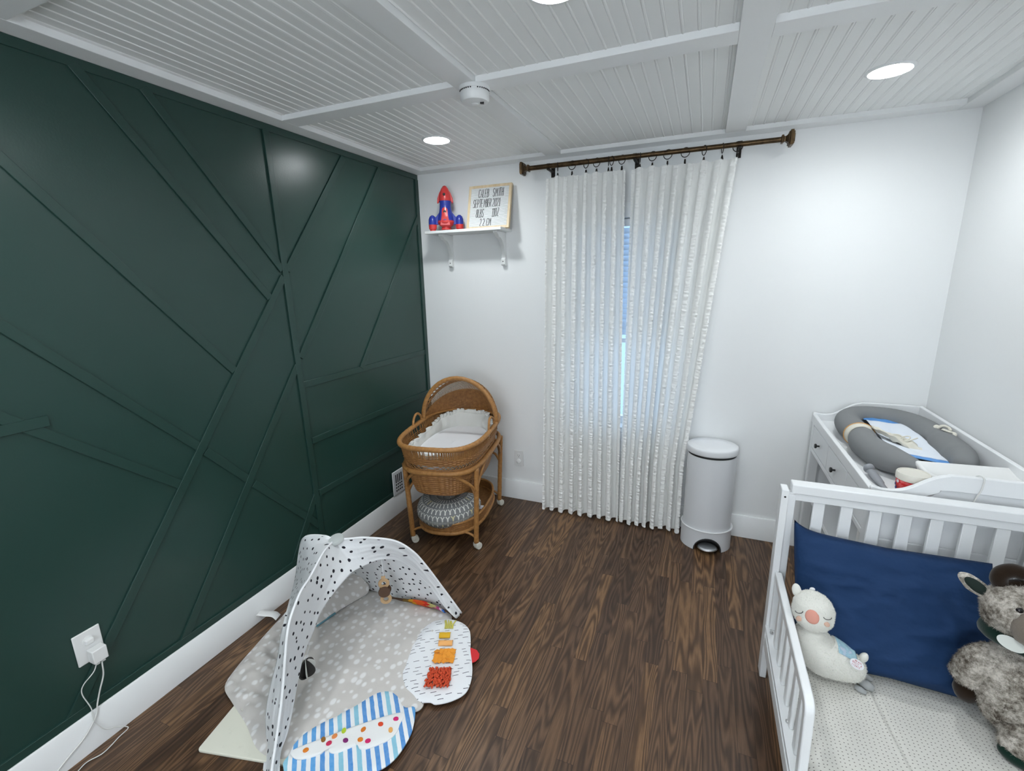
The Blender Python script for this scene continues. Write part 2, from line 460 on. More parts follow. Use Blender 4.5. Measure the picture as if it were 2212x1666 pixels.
for sx in (-.22, .22): MB().tube([(sx, -.021, -.02), (sx, -.021, -.73)], .0012, 6).build('ladder_cord', M_white, bl)

# ================================================================== CEILING LIGHTS
t = NT('glowing_diffuser'); em = t.n('ShaderNodeEmission'); em.inputs[0].default_value = (*LIGHT_COLOR, 1); em.inputs[1].default_value = LIGHT_STRENGTH
M_glow = t.done(em.outputs[0])
def downlight(x, y, label):
    o = empty('recessed_light', (x, y, HC), 0, label, 'ceiling light', 'recessed ceiling lights')
    MB().lathe([(.0665, -.001), (.068, -.006), (.074, -.005), (.079, -.0015), (.079, .001)], 48, cap=False).build('trim_ring', M_white, o, smooth=60)
    MB().lathe([(.0001, -.0045), (.05, -.0045), (.067, -.004)], 48, cap=False).build('diffuser', M_glow, o, smooth=60)
    ld = bpy.data.lights.new('lamp', 'SPOT'); ld.energy = LAMP_POWER; ld.color = LIGHT_COLOR; ld.spot_size = radians(168); ld.spot_blend = 1.0; ld.shadow_soft_size = .05
    lo = bpy.data.objects.new('lamp', ld); COL.objects.link(lo); lo.parent = o; lo.location = (0, 0, -.012)
downlight(0.517, -0.585, 'round glowing recessed ceiling light above the shelf corner by the green wall')
downlight(2.478, -0.597, 'round glowing recessed ceiling light above the changing table')
downlight(1.48, -1.60, 'round glowing recessed ceiling light cut off by the photo\'s top edge')
downlight(0.517, -2.62, 'unseen recessed ceiling light added for fill at the rear left of the room')  # out of view, added to brighten surfaces facing the camera
downlight(1.48, -3.62, 'unseen recessed ceiling light added for fill at the rear middle of the room')  # extra light out of view, added as fill for the far wall
downlight(2.478, -2.62, 'unseen recessed ceiling light added for fill above the foot of the bed')  # also out of view and added for more frontal light

# smoke alarm
sm = empty('smoke_alarm', (1.035, -1.165, H), radians(20), 'round white smoke alarm where the ceiling boards cross', 'smoke alarm')
M_plast = plain('white_plastic', (.80, .81, .81), .35, var=.03)
M_dark = plain('black_plastic', (.012, .012, .013), .45)
MB().lathe([(.058, 0), (.058, -.012), (.055, -.015), (.056, -.019), (.055, -.044), (.050, -.051), (.034, -.055), (.0001, -.0555)], 48, cap=False).build('body', M_plast, sm, smooth=40)
for i in range(40):
    if i % 10 in (0, 1): continue
    a = 2*pi*i/40; Mv = Matrix.Rotation(a, 4, 'Z'); MB().box((.0552, -.0022, -.0185), (.0575, .0022, -.0145), Mv).build('vent_slot', M_dark, sm)
MB().lathe([(.0001, -.059), (.012, -.059), (.014, -.057), (.014, -.054)], 24, cap=False).build('test_button', M_plast, sm, smooth=40)
MB().box((.026, -.016, -.057), (.040, -.006, -.050), Matrix.Rotation(radians(5), 4, 'Y')).build('indicator_window', M_dark, sm)

# ================================================================== CURTAIN ROD, RINGS, CURTAINS
ROD_Y, ROD_Z = -.10, 2.239
t = NT('antique_bronze'); co = t.coord('Object'); f_ = t.noise(co, 40, 4, .6)
M_bronze = t.done(t.bsdf(t.ramp(f_, [(.3, (.045, .028, .015)), (.7, (.125, .080, .040))]), .38, metal=.85))
M_iron = plain('dark_iron', (.018, .014, .011), .45, metal=.6)
rod = empty('curtain_rod', (1.53, ROD_Y, ROD_Z), 0, 'bronze curtain rod with square stepped ends above the window', 'curtain rod')
MB().tube([(-.665, 0, 0), (-.02, 0, 0)], .0138, 20).tube([(-.02, 0, 0), (.665, 0, 0)], .0124, 20).build('pole', M_bronze, rod, smooth=50)
for s in (-1, 1):
    fb = MB(); L = .665
    def sq(x0_, x1_, r0, r1):
        v = []
        for x_, r_ in ((x0_, r0), (x1_, r1)):
            for a, b in ((-1,-1), (1,-1), (1,1), (-1,1)): v.append((s*(L+x_), a*r_, b*r_))
        fb.add(v, [(0,1,2,3), (4,7,6,5), (0,4,5,1), (1,5,6,2), (2,6,7,3), (3,7,4,0)])
    sq(0, .010, .018, .018); sq(.010, .018, .013, .011); sq(.018, .030, .011, .019); sq(.030, .036, .028, .028); sq(.036, .050, .034, .034); sq(.050, .055, .029, .028); sq(.055, .058, .020, .018)
    fb.build('finial', M_bronze, rod, bevel=.0015)
for bx in (.985-1.53, 1.487-1.53, 2.012-1.53):
    br = MB(); br.box((bx-.010, -.004, -.014), (bx+.010, .004, .015)); br.box((bx-.007, 0, -.022), (bx+.007, -ROD_Y, -.013)); br.box((bx-.012, -ROD_Y-.006, -.045), (bx+.012, -ROD_Y, .02)); br.box((bx-.007, -.013, -.022), (bx+.007, .013, -.012))
    br.build('bracket', M_iron, rod, bevel=.001)
M_steel = plain('pale_steel', (.55, .55, .55), .3, metal=1.0)
def ring_proto():
    o = empty('curtain_ring', (0, 0, 0))
    MB().tube([(0, .0235*cos(2*pi*i/28), .0235*sin(2*pi*i/28)) for i in range(28)], .0021, 8, closed=True).build('ring', M_iron, o, smooth=60)
    MB().tube([(0, .004*cos(2*pi*i/12), -.0285+.005*sin(2*pi*i/12)) for i in range(12)], .0009, 6, closed=True).build('eyelet', M_steel, o, smooth=60)
    c_ = MB(); c_.prism([(-.0025, -.033), (.0025, -.033), (.0048, -.044), (.0064, -.053), (.0038, -.056), (.0006, -.050), (-.0006, -.050), (-.0038, -.056), (-.0064, -.053), (-.0048, -.044)], -.0035, .0035, 'xz')
    c_.build('clip', M_iron, o, bevel=.0006)
    return o
rp = ring_proto(); first = True
RL = [1.043, 1.130, 1.213, 1.274, 1.342, 1.360, 1.417]; RRr = [1.516, 1.582, 1.661, 1.750, 1.843, 1.931, 2.002]
nth = ['first', 'second', 'third', 'fourth', 'fifth', 'sixth', 'seventh']
YAW = {1.043: 15, 1.130: 75, 1.213: 50, 1.274: 65, 1.342: 12, 1.360: 38, 1.417: 60, 1.516: 10, 1.582: 68, 1.661: 72, 1.750: 70, 1.843: 28, 1.931: 10, 2.002: 75}
for side, lst in (('left', RL), ('right', RRr)):
    for i, x in enumerate(lst):
        if first: o = rp; first = False
        else:
            o = rp.copy(); COL.objects.link(o)
            for ch in list(rp.children):
                d = ch.copy(); COL.objects.link(d); d.parent = o
        o.location = (x, ROD_Y, ROD_Z-.0095); o.rotation_euler = (0, 0, radians(YAW[x]))
        o['label'] = 'dark clip ring on the rod, %s from the left of the %s curtain' % (nth[i], side)
        o['category'] = 'curtain ring'; o['group'] = 'clip rings holding the curtains'

t = NT('white_ruched_cotton'); co = t.coord('UV'); at = t.n('ShaderNodeAttribute', attribute_name='ruche').outputs['Fac']
wv = t.noise(t.coord('Object'), 900, 2)
col = t.mix(at, (.90, .90, .88), (.93, .93, .91))
nrm = t.bump(wv, .15, .0006)
b1 = t.bsdf(col, .85, nrm, spec=.15)
tl = t.n('ShaderNodeBsdfTranslucent'); t.l(col, tl.inputs[0])
tp = t.n('ShaderNodeBsdfTransparent')
mx = t.n('ShaderNodeMixShader'); t.l(t.math('MULTIPLY_ADD', at, -.10, .22), mx.inputs[0]); t.l(b1, mx.inputs[1]); t.l(tl.outputs[0], mx.inputs[2])
mx2 = t.n('ShaderNodeMixShader'); t.l(t.math('MULTIPLY_ADD', at, -.03, .035), mx2.inputs[0]); t.l(mx.outputs[0], mx2.inputs[1]); t.l(tp.outputs[0], mx2.inputs[2])
M_curt = t.done(mx2.outputs[0])
def sstep(a, b, x): x = max(0, min(1, (x-a)/(b-a))); return x*x*(3-2*x)
def curtain(rings, xt, xb, edgeL, edgeR, seed, label):
    """xt/xb: x range at top/bottom. fold crests sit between the rings' clip points"""
    nR = len(rings); rnd = random.Random(seed)
    nu, nv = 250, 560; ZT, ZB = 2.181, .018
    fr_ = [(r-xt[0])/(xt[1]-xt[0]) for r in rings]
    NF = nR+1.0
    ph0 = rnd.random()*6
    jit = [rnd.uniform(-.35, .35) for _ in range(20)]
    verts = []; att = []
    for j in range(nv+1):
        v = j/nv
        xl = xt[0]+(xb[0]-xt[0])*edgeL(v); xr = xt[1]+(xb[1]-xt[1])*edgeR(v)
        A = .011+.007*sstep(0, .15, v)+.007*v
        for i in range(nu+1):
            u = i/nu
            warp = .012*noise.noise((u*5, v*1.3, seed))
            p = 2*pi*NF*(u+warp)+ph0+1.1*noise.noise((u*3.5, v*.8, seed+9))
            x = xl+(xr-xl)*u + .006*sin(2*p+.8)*(.5+.5*v)
            y = ROD_Y-.004 + A*cos(p)*(.85+.9*noise.noise((u*5, 0, seed+3)))+.006*noise.noise((u*7, v*.6, seed+8))
            z = ZT+(ZB-ZT)*v
            top = max(0, 1-v*14)
            if top > 0:
                d = min(abs(u-f0) for f0 in fr_); z -= .011*top*min(1, d*NF*2)
                y = y*(1-.5*top) + (ROD_Y)*.5*top
            if v > .9: z += (v-.9)*10*(.016*noise.noise((u*7, 0, seed+5)) + .003*cos(p))
            edge = min(u, 1-u)
            th_ = .30-.75*sstep(.05, .75, v)+.75*noise.noise((u*NF*1.1, .3*v, seed+21))
            r = sstep(th_-.12, th_+.12, -cos(p))
            if edge < .03: r = max(r, 1-edge/.03)
            att.append(r)
            n1 = noise.noise((u*17, v*210, seed)); n2 = noise.noise((u*40, v*380, seed+1))
            dsp = .0048*n1+.0028*n2
            y -= r*(dsp*1.2+.004); x += r*.8*dsp; z += r*.4*dsp
            y -= (1-r)*(.0022*noise.noise((u*22+v*14, v*34-u*10, seed+2))+.0010*noise.noise((u*50, v*90, seed+6)))
            verts.append((x, y, z))
    mb = MB(); U = nu+1
    fcs = [(j*U+i, j*U+i+1, (j+1)*U+i+1, (j+1)*U+i) for j in range(nv) for i in range(nu)]
    mb.add(verts, fcs)
    o = mb.build('curtain', M_curt, smooth=180, merge=False, recalc=False)
    a = o.data.attributes.new('ruche', 'FLOAT', 'POINT'); a.data.foreach_set('value', att)
    tag(o, label, 'curtain', 'white curtains on the bronze rod')
curtain(RL, (.975, 1.438), (.945, 1.470), lambda v: v, lambda v: v, 11, 'left white ruched-stripe curtain panel, nearer the shelf')
curtain(RRr, (1.474, 2.008), (1.464, 1.852), lambda v: v, lambda v: min(1, v*1.25), 23, 'right white ruched-stripe curtain panel, nearer the white bin')

# ================================================================== SHELF WITH ROCKET AND LETTER BOARD
M_shelf = plain('white_painted_wood', (.80, .81, .80), .4, var=.05)
sh = empty('wall_shelf', (.44, 0, 1.90), 0, 'white wooden wall shelf on two curved brackets near the green wall', 'shelf')
MB().box((-.288, -.182, -.010), (.262, -.001, .008)).build('shelf_board', M_shelf, sh, bevel=.002)
for bx in (-.190, .208):
    pr = [(-.001, -.011), (-.150, -.011), (-.150, -.022), (-.128, -.032), (-.120, -.044)]
    for i in range(9):
        a = pi/2*i/8; pr.append((-.022-.095*(1-sin(a))*1.0, -.046-.125*(1-cos(a)) ))
    pr += [(-.026, -.176), (-.032, -.182), (-.032, -.214), (-.024, -.222), (-.001, -.222)]
    b_ = MB().prism(pr, bx-.014, bx+.014, 'yz').build('bracket', M_shelf, sh, bevel=.0015)
    MB().lathe([(.0035, 0), (.0035, .0015), (.0001, .002)], 12, Matrix.Translation((bx, -.0322, -.196)) @ Matrix.Rotation(pi/2, 4, 'X')).build('screw_hole', M_dark, b_)

M_red = plain('glossy_red_plastic', (.60, .045, .045), .28, var=.03); M_blue = plain('glossy_blue_plastic', (.026, .045, .32), .28, var=.03)
RX, RYY, RZ = .272, -.100, 1.9083
rk = empty('toy_rocket', (RX, RYY, RZ), radians(-4), 'red and blue plastic toy rocket standing on the white wall shelf', 'toy rocket')
bodyp = [(.050, .060), (.049, .075), (.042, .105), (.036, .135), (.034, .165), (.037, .178)]
MB().lathe(bodyp, 40).build('body', M_blue, rk, smooth=50)
MB().lathe([(.037, .178), (.0385, .182), (.036, .205), (.030, .232), (.021, .252), (.010, .266), (.0001, .270)], 40).build('nose_cone', M_red, rk, smooth=50)
for a in (0, 2):
    Mr = Matrix.Rotation(a*pi/2, 4, 'Z')
    MB().prism([(.022, .247), (.034, .228), (.047, .195), (.050, .168), (.045, .164), (.036, .176), (.028, .19)], -.006, .006, 'xz', Mr).build('nose_fin', M_red, rk, bevel=.003)
for a in (0, 2):
    Mr = Matrix.Rotation(a*pi/2, 4, 'Z')
    fin = MB().prism([(.034, .135), (.040, .112), (.058, .088), (.078, .078), (.078, .040), (.030, .040)], -.009, .009, 'xz', Mr).build('strut', M_blue, rk, bevel=.004)
    bo = MB().lathe([(.024, .038), (.0245, .055), (.023, .072), (.017, .088), (.008, .096), (.0001, .098)], 28, Mr @ Matrix.Translation((.084, 0, 0))).build('booster', M_blue, rk, smooth=50)
    MB().lathe([(.017, 0), (.018, .006), (.0185, .012), (.0235, .014), (.0250, .038), (.0245, .040)], 28, Mr @ Matrix.Translation((.084, 0, 0))).build('booster_nozzle', M_red, bo, smooth=40)
MB().lathe([(.030, .008), (.031, .018), (.027, .020), (.028, .026), (.040, .034), (.052, .050), (.051, .062)], 36).build('engine', M_red, rk, smooth=40)
for a in (pi/2, -pi/2):
    Mr = Matrix.Rotation(a, 4, 'Z')
    pl = [(-.030, .034), (.030, .034), (.024, .062), (.019, .095), (.018, .120)] + [(.018*cos(q), .120+.018*sin(q)) for q in [pi*i/8 for i in range(1, 8)]] + [(-.018, .120), (-.019, .095), (-.024, .062)]
    # plate wraps the hull front
    def hull(z):
        for (r0, z0), (r1, z1) in zip(bodyp, bodyp[1:]):
            if z0 <= z <= z1: return r0+(r1-r0)*(z-z0)/(z1-z0)
        return .05
    pm = MB(); n_ = len(pl)
    vv = [Mr @ Vector((sqrt(max(1e-6, (hull(z)+.0035)**2-x*x)), x, z)) for x, z in pl] + [Mr @ Vector((sqrt(max(1e-6, (hull(z)-.004)**2-x*x)), x, z)) for x, z in pl]
    ff = [(i, (i+1) % n_, n_+(i+1) % n_, n_+i) for i in range(n_)]
    cidx = len(vv); vv.append(Mr @ Vector((hull(.08)+.0035, 0, .08)))
    ff += [(i, (i+1) % n_, cidx) for i in range(n_)]
    pn = pm.add(vv, ff).build('side_panel', M_red, rk, smooth=50)
    hz = .112; MB().lathe([(.0085, -.004), (.0085, .0045), (.0001, .005)], 20, Mr @ Matrix.Translation((hull(hz), 0, hz)) @ Matrix.Rotation(pi/2, 4, 'Y')).build('porthole', M_dark, pn, smooth=40)
    hz = .213; MB().lathe([(.0082, -.004), (.0082, .004), (.0001, .0045)], 20, Mr @ Matrix.Translation((.0335, 0, hz)) @ Matrix.Rotation(radians(72), 4, 'Y')).build('nose_porthole', M_dark, rk, smooth=40)
rk.rotation_euler = (0, 0, radians(22)); rk.scale = (1.07, 1.07, 1.06)

# stroke letters
GL = {
 'C': [[(.55,.85),(.42,1),(.2,1),(.05,.8),(.05,.2),(.2,0),(.42,0),(.55,.15)]], 'A': [[(0,0),(.28,1),(.56,0)],[(.1,.35),(.46,.35)]],
 'L': [[(.05,1),(.05,0),(.52,0)]], 'E': [[(.52,1),(.05,1),(.05,0),(.52,0)],[(.05,.5),(.42,.5)]],
 'B': [[(.05,0),(.05,1),(.35,1),(.48,.88),(.48,.64),(.35,.52),(.05,.52)],[(.35,.52),(.54,.38),(.54,.14),(.38,0),(.05,0)]],
 'S': [[(.54,.85),(.4,1),(.18,1),(.05,.85),(.05,.65),(.18,.53),(.4,.47),(.54,.33),(.54,.15),(.4,0),(.18,0),(.05,.15)]],
 'M': [[(.0,0),(.04,1),(.32,.35),(.6,1),(.64,0)]], 'I': [[(.25,0),(.25,1)]], 'T': [[(0,1),(.56,1)],[(.28,1),(.28,0)]],
 'H': [[(.05,0),(.05,1)],[(.54,0),(.54,1)],[(.05,.5),(.54,.5)]], 'P': [[(.05,0),(.05,1),(.38,1),(.54,.86),(.54,.62),(.38,.48),(.05,.48)]],
 'R': [[(.05,0),(.05,1),(.38,1),(.54,.86),(.54,.62),(.38,.48),(.05,.48)],[(.3,.48),(.55,0)]],
 '2': [[(.05,.8),(.16,1),(.42,1),(.54,.82),(.5,.62),(.05,0),(.55,0)]], '0': [[(.2,0),(.05,.2),(.05,.8),(.2,1),(.4,1),(.55,.8),(.55,.2),(.4,0),(.2,0)]],
 '1': [[(.12,.82),(.3,1),(.3,0)],[(.12,0),(.48,0)]], '8': [[(.3,.53),(.1,.66),(.1,.88),(.22,1),(.38,1),(.5,.88),(.5,.66),(.3,.53),(.05,.36),(.05,.14),(.2,0),(.4,0),(.55,.14),(.55,.36),(.3,.53)]],
 'O': [[(.2,0),(.05,.2),(.05,.8),(.2,1),(.4,1),(.55,.8),(.55,.2),(.4,0),(.2,0)]], 'Z': [[(.05,1),(.55,1),(.05,0),(.55,0)]],
 'N': [[(.05,0),(.05,1),(.54,0),(.54,1)]], 'W': [[(0,1),(.15,0),(.32,.7),(.49,0),(.64,1)]], 'U': [[(.05,1),(.05,.2),(.2,0),(.4,0),(.54,.2),(.54,1)]],
 'G': [[(.55,.85),(.42,1),(.2,1),(.05,.8),(.05,.2),(.2,0),(.42,0),(.55,.15),(.55,.45),(.35,.45)]],
 '&': [[(.6,0),(.15,.75),(.2,.95),(.32,1),(.42,.9),(.4,.72),(.08,.35),(.05,.15),(.2,0),(.4,.05),(.58,.35)]],
}
def glyph(mb, ch, ox, oy, w_, h_, r_, lean=0.0, M=None):
    for st in GL.get(ch, []):
        pts = [(ox+x*w_+lean*y*w_, 0, oy+y*h_) for x, y in st]
        if M is not None: pts = [M @ Vector(p) for p in pts]
        mb.tube(pts, r_, 6)
M_felt = None
t = NT('white_ridged_felt'); x, y, z = t.sep(t.coord('Object'))
wav = t.math('SINE', t.math('MULTIPLY', z, 2*pi/.0068))
M_felt = t.done(t.bsdf(t.mix(t.math('MULTIPLY_ADD', wav, .5, .5), (.66, .67, .68), (.84, .85, .86)), .95, t.bump(wav, .7, .0015), spec=.1))
t = NT('pale_birch_wood'); co = t.coord('Object'); sc_ = t.n('ShaderNodeMapping'); sc_.inputs['Scale'].default_value = (40, 40, 6); t.l(co, sc_.inputs[0])
M_birch = t.done(t.bsdf(t.ramp(t.noise(sc_.outputs[0], 1.0, 3), [(.3, (.62, .47, .28)), (.7, (.76, .62, .42))]), .5))
LBW, LBH = .300, .283
lb = empty('letter_board', (.576, -.112, RZ), 0, 'pale wood framed letter board with black lettering leaning on the wall shelf', 'letter board')
lb.rotation_euler = (radians(-14), 0, 0)
fw = .016
fm = MB(); a_, b_ = LBW/2, LBH
for q in ([(-a_, 0), (a_, 0), (a_-fw, fw), (-a_+fw, fw)], [(a_, 0), (a_, b_), (a_-fw, b_-fw), (a_-fw, fw)], [(a_, b_), (-a_, b_), (-a_+fw, b_-fw), (a_-fw, b_-fw)], [(-a_, b_), (-a_, 0), (-a_+fw, fw), (-a_+fw, b_-fw)]): fm.prism(q, 0, .022, 'xz')
fm.build('frame', M_birch, lb, bevel=.001)
MB().box((-a_+fw, .004, fw), (a_-fw, .012, b_-fw)).build('felt_panel', M_felt, lb)
rows = [('CALEB  SMITH', .205, [-.080, -.063, -.048, -.034, -.019, None, None, .022, .040, .060, .068, .083]),
        ('SEPTEMBER 2021', .141, [-.113, -.099, -.084, -.069, -.056, -.037, -.024, -.011, .002, None, .024, .039, .053, .067]),
        ('8LBS  11OZ', .077, [-.089, -.074, -.061, -.046, None, None, .024, .034, .045, .060]),
        ('22 CM', .021, [-.058, -.036, None, -.010, .006])]
hts = [.052, .052, .052, .046]
for (txt, oz, xs), hh in zip(rows, hts):
    for chh, xx in zip(txt, xs):
        if xx is None or chh == ' ': continue
        g_ = MB(); glyph(g_, chh, xx, oz, .0200 if chh != 'M' else .0215, hh, .00165, .12); 
        g_.v = [(vx, .0028+vy*.8, vz) for vx, vy, vz in g_.v]
        g_.build('letter', M_dark, lb)

# ================================================================== OUTLETS, VENT, CABLES
M_plate = plain('white_outlet_plastic', (.80, .80, .79), .35, var=.03)
ou = empty('wall_outlet', (.727, 0, .318), 0, 'white double outlet plate low on the back wall beside the curtain', 'outlet')
MB().box((-.036, -.006, -.060), (.036, -.0002, .060)).build('cover_plate', M_plate, ou, bevel=.003)
for s in (-1, 1):
    fc = MB().lathe([(.0165, 0), (.0165, .003), (.0001, .0034)], 24, Matrix.Translation((0, -.0058, s*.021)) @ Matrix.Rotation(pi/2, 4, 'X')).build('socket_face', M_plate, ou, smooth=40)
    sl = MB()
    for dx in (-.006, .006): sl.box((dx-.001, -.0095, s*.021-.001), (dx+.001, -.0085, s*.021+.008))
    sl.box((-.002, -.0095, s*.021-.010), (.002, -.0085, s*.021-.006))
    sl.build('slots', M_dark, fc)
MB().lathe([(.014, 0), (.015, .010), (.010, .013), (.0001, .013)], 20, Matrix.Translation((0, -.009, -.021)) @ Matrix.Rotation(pi/2, 4, 'X')).build('socket_cap', M_plate, ou, smooth=40)

ol = empty('wall_outlet', (0, -2.240, .381), 0, 'white outlet plate on the dark green wall, charger plugged in', 'outlet')
MB().box((.0002, -.039, -.059), (.007, .039, .059)).build('cover_plate', M_plate, ol, bevel=.003)
MB().lathe([(.0165, 0), (.0165, .003), (.0001, .0034)], 24, Matrix.Translation((.0065, 0, .022)) @ Matrix.Rotation(pi/2, 4, 'Y')).build('socket_face', M_plate, ol, smooth=40)
nl = MB().box((.0068, -.012, .012), (.022, .012, .030)).build('night_sensor', M_plate, ol, bevel=.003)
ch_ = empty('phone_charger', (.0105, -2.232, .358), 0, 'white charger block plugged into the outlet on the green wall', 'charger')
MB().box((0, -.021, -.034), (.034, .022, .016)).build('charger_body', M_plate, ch_, bevel=.003)
MB().box((.004, -.012, -.046), (.024, -.001, -.033)).box((.006, .004, -.048), (.022, .016, -.033)).build('cable_plug', M_plate, ch_, bevel=.002)
M_cord = plain('white_cable_rubber', (.74, .74, .72), .5, var=.05)
tag(MB().tube(smoothpath([(.026, -2.226, .310), (.028, -2.232, .26), (.022, -2.249, .208), (.018, -2.263, .162), (.020, -2.275, .124), (.022, -2.316, .079), (.022, -2.36, .055), (.020, -2.402, .029), (.03, -2.46, .004), (.09, -2.58, .0035)], 6), .0024, 8).build('charging_cable', M_cord, smooth=180), 'thicker white charging cable hanging straight down from the charger', 'cable')
tag(MB().tube(smoothpath([(.025, -2.241, .312), (.026, -2.255, .290), (.018, -2.285, .262), (.017, -2.293, .231), (.018, -2.281, .161), (.021, -2.284, .114), (.022, -2.262, .053), (.022, -2.229, .027), (.035, -2.205, .0032), (.045, -2.24, .0032), (.060, -2.295, .0032), (.045, -2.335, .0032), (.055, -2.37, .0032), (.10, -2.47, .0032)], 6), .0017, 8).build('charging_cable', M_cord, smooth=180), 'thin white charging cable bowing sideways and looping along the floor edge', 'cable')

vn = empty('wall_vent', (0, -.49, .235), 0, 'white slotted wall vent on the green wall behind the wicker bassinet', 'vent')
MB().box((.0112, -.060, -.085), (.020, .110, .085)).build('grille', M_white, vn, bevel=.003)
vs = MB()
for i in range(4): vs.box((.0198, -.034+i*.020, .000), (.0207, -.024+i*.020, .060))
for r_ in range(3):
    for i in range(4): vs.box((.0198, -.034+i*.020, -.020-r_*.022), (.0207, -.022+i*.020, -.008-r_*.022))
for i in range(8): vs.box((.0198, .058, -.07+i*.018), (.0207, .098, -.062+i*.018))
vs.build('slots', M_dark, vn)

# ================================================================== DIAPER PAIL
pa = empty('pedal_bin', (2.0, -.143, 0), radians(6), 'tall white pedal bin with domed foot cutout, right of the curtain', 'bin')
M_pail = plain('white_enamel', (.72, .73, .75), .34, var=.03)
M_grey = plain('dark_grey_plastic', (.055, .057, .06), .4)
SX, SY = .138, .122
NB, NZ = 144, 26
def archw(z): return .075*sqrt(max(0, 1-(z/.088)**2)) if z < .088 else 0
pm = MB(); vv = []; keep = []
def pb_(i, j):
    th = 2*pi*i/NB; z = .128*j/NZ
    return (SX*1.02*cos(th), SY*1.02*sin(th), z)
for j in range(NZ+1):
    for i in range(NB): vv.append(pb_(i, j))
ff = []
for j in range(NZ):
    for i in range(NB):
        th = 2*pi*(i+.5)/NB; z = .128*(j+.5)/NZ
        xx = SX*cos(th)
        if sin(th) < 0 and abs(xx) < archw(z): continue
        ff.append((j*NB+i, j*NB+(i+1) % NB, (j+1)*NB+(i+1) % NB, (j+1)*NB+i))
pm.add(vv, ff); pm.lathe([(1.02, .128), (.97, .130)], NB, None, SX, SY, cap=False)
pm.build('base', M_pail, pa, smooth=60)
# recess behind the arch
rc = MB(); N_ = 24; vv = []
for i in range(N_+1):
    a = pi*i/N_; xx = .078*cos(a); zz = .092*sin(a)
    yf = -SY*1.025*sqrt(max(0, 1-(xx/(SX*1.02))**2)); vv += [(xx, yf-.003, zz), (xx*.93, yf-.003, zz*.93), (xx*.93, -.035, zz*.93)]
ff = []
for i in range(N_):
    for q in (0, 1): ff.append((i*3+q, i*3+q+1, (i+1)*3+q+1, (i+1)*3+q))
ctr = len(vv); vv.append((0, -.035, .0)); ff += [(i*3+2, (i+1)*3+2, ctr) for i in range(N_)]
rc.add(vv, ff).build('pedal_recess', M_grey, pa, smooth=50)
pd = MB().ball((0, -.108, .028), (.052, .045, .011), 28, 12).build('pedal', plain('brushed_silver', (.55, .57, .60), .3, metal=.7), pa, smooth=180)
MB().tube([(.053*cos(2*pi*i/36), -.108+.046*sin(2*pi*i/36), .0265) for i in range(36)], .004, 8, closed=True).build('pedal_rim', M_steel, pd, smooth=60)
MB().tube([(SX*1.03*cos(2*pi*i/72), SY*1.03*sin(2*pi*i/72), .129) for i in range(72)], .0038, 8, closed=True).build('band', plain('bright_white_band', (.88, .88, .89), .3), pa, smooth=60)
MB().lathe([(.965, .122), (.965, .560), (.955, .575)], 96, None, SX, SY).build('drum', M_pail, pa, smooth=40)
MB().lathe([(.93, .570), (.93, .592)], 96, None, SX, SY).build('lid_gap_shade', M_dark, pa, smooth=40)  # dark ring standing in for the shaded gap under the lid
MB().lathe([(.97, .588), (1.0, .590), (1.015, .596), (1.015, .617), (1.0, .626), (.96, .630), (.6, .631), (.0001, .631)], 96, None, SX, SY, cap=False).build('lid', plain('white_lid', (.80, .81, .83), .3), pa, smooth=50)

# ================================================================== WICKER BASSINET
BC = (.476, -.469, 0); BA = radians(9.55)
def mat_wicker(name, c0, c1):
    t = NT(name); co = t.coord('Object')
    a = t.noise(co, 55, 4, .65); b = t.noise(co, 9, 2)
    c = t.ramp(a, [(.28, c0), (.72, c1)])
    c = t.mix(t.math('MULTIPLY', b, .45), c, tuple(x*.55 for x in c0))
    return t.done(t.bsdf(c, .48, t.bump(t.noise(co, 300, 2), .35, .001), spec=.4))
M_wick = mat_wicker('honey_wicker', (.26, .112, .032), (.50, .25, .082))
M_rat = mat_wicker('wrapped_rattan', (.33, .146, .042), (.56, .285, .094))
M_weave = mat_wicker('woven_wicker', (.22, .094, .028), (.46, .22, .072))
cyb = -.04
def body(z):
    """half width, half length of the basket at height z"""
    k = (z-.38)/(.69-.38); k = max(0, min(1, k)); e = k**.8
    return .182+.070*e, .325+.075*e
def bp(th, z, off=0.0):
    a, b = body(z); x, y = sup(th, a+off, b+off, 3.3); return Vector((x, y+cyb, z))
bas = empty('bassinet_basket', BC, BA, 'honey wicker bassinet basket with arched hood, standing in its rattan frame', 'bassinet')
NT_ = 300
def weave_shell(mb, z0, z1, row=.0068, amp=.0030, nth=NT_, thick=.004):
    rows = max(1, int(round((z1-z0)/row))); nz = rows*4
    st = nth//4
    for sgn in (1, -1):
        def fn(u, v):
            z = z0+(z1-z0)*v; r_ = int(min(rows-1, v*rows)); fr = v*rows-r_
            prof_ = sin(pi*fr)
            ov = cos(2*pi*u*st/2 + pi*r_)
            return bp(2*pi*u, z, sgn*thick*.5 + amp*ov*prof_ + sgn*.001*prof_)
        mb.grid(fn, nth, nz, wrapu=True)
def coil(mb, z, r=.003, off=0): mb.tube([bp(2*pi*i/120, z, off) for i in range(120)], r, 6, closed=True)
wv_ = MB(); weave_shell(wv_, .384, .520, nth=240); coil(wv_, .521, .0035); coil(wv_, .3845, .005)
wv_.grid(lambda u, v: Vector((bp(2*pi*u, .386).x*v, (bp(2*pi*u, .386).y-cyb)*v+cyb, .388)), 60, 6, wrapu=True)
weave_shell(wv_, .583, .618, nth=240); coil(wv_, .582, .003); coil(wv_, .619, .003); coil(wv_, .553, .003); coil(wv_, .546, .003); coil(wv_, .551, .003)
wv_.build('woven_wall', M_weave, bas, smooth=60)
def lattice(mb, fn, n, r, s0=0, s1=1):
    """crossing diagonals; fn(u,v): u along, v across"""
    for i in range(n):
        for d in (1, -1):
            pts = [fn((i+d*q/4*1.3)/n, q/4) for q in range(5)]
            mb.tube(pts, r, 5, caps=False)
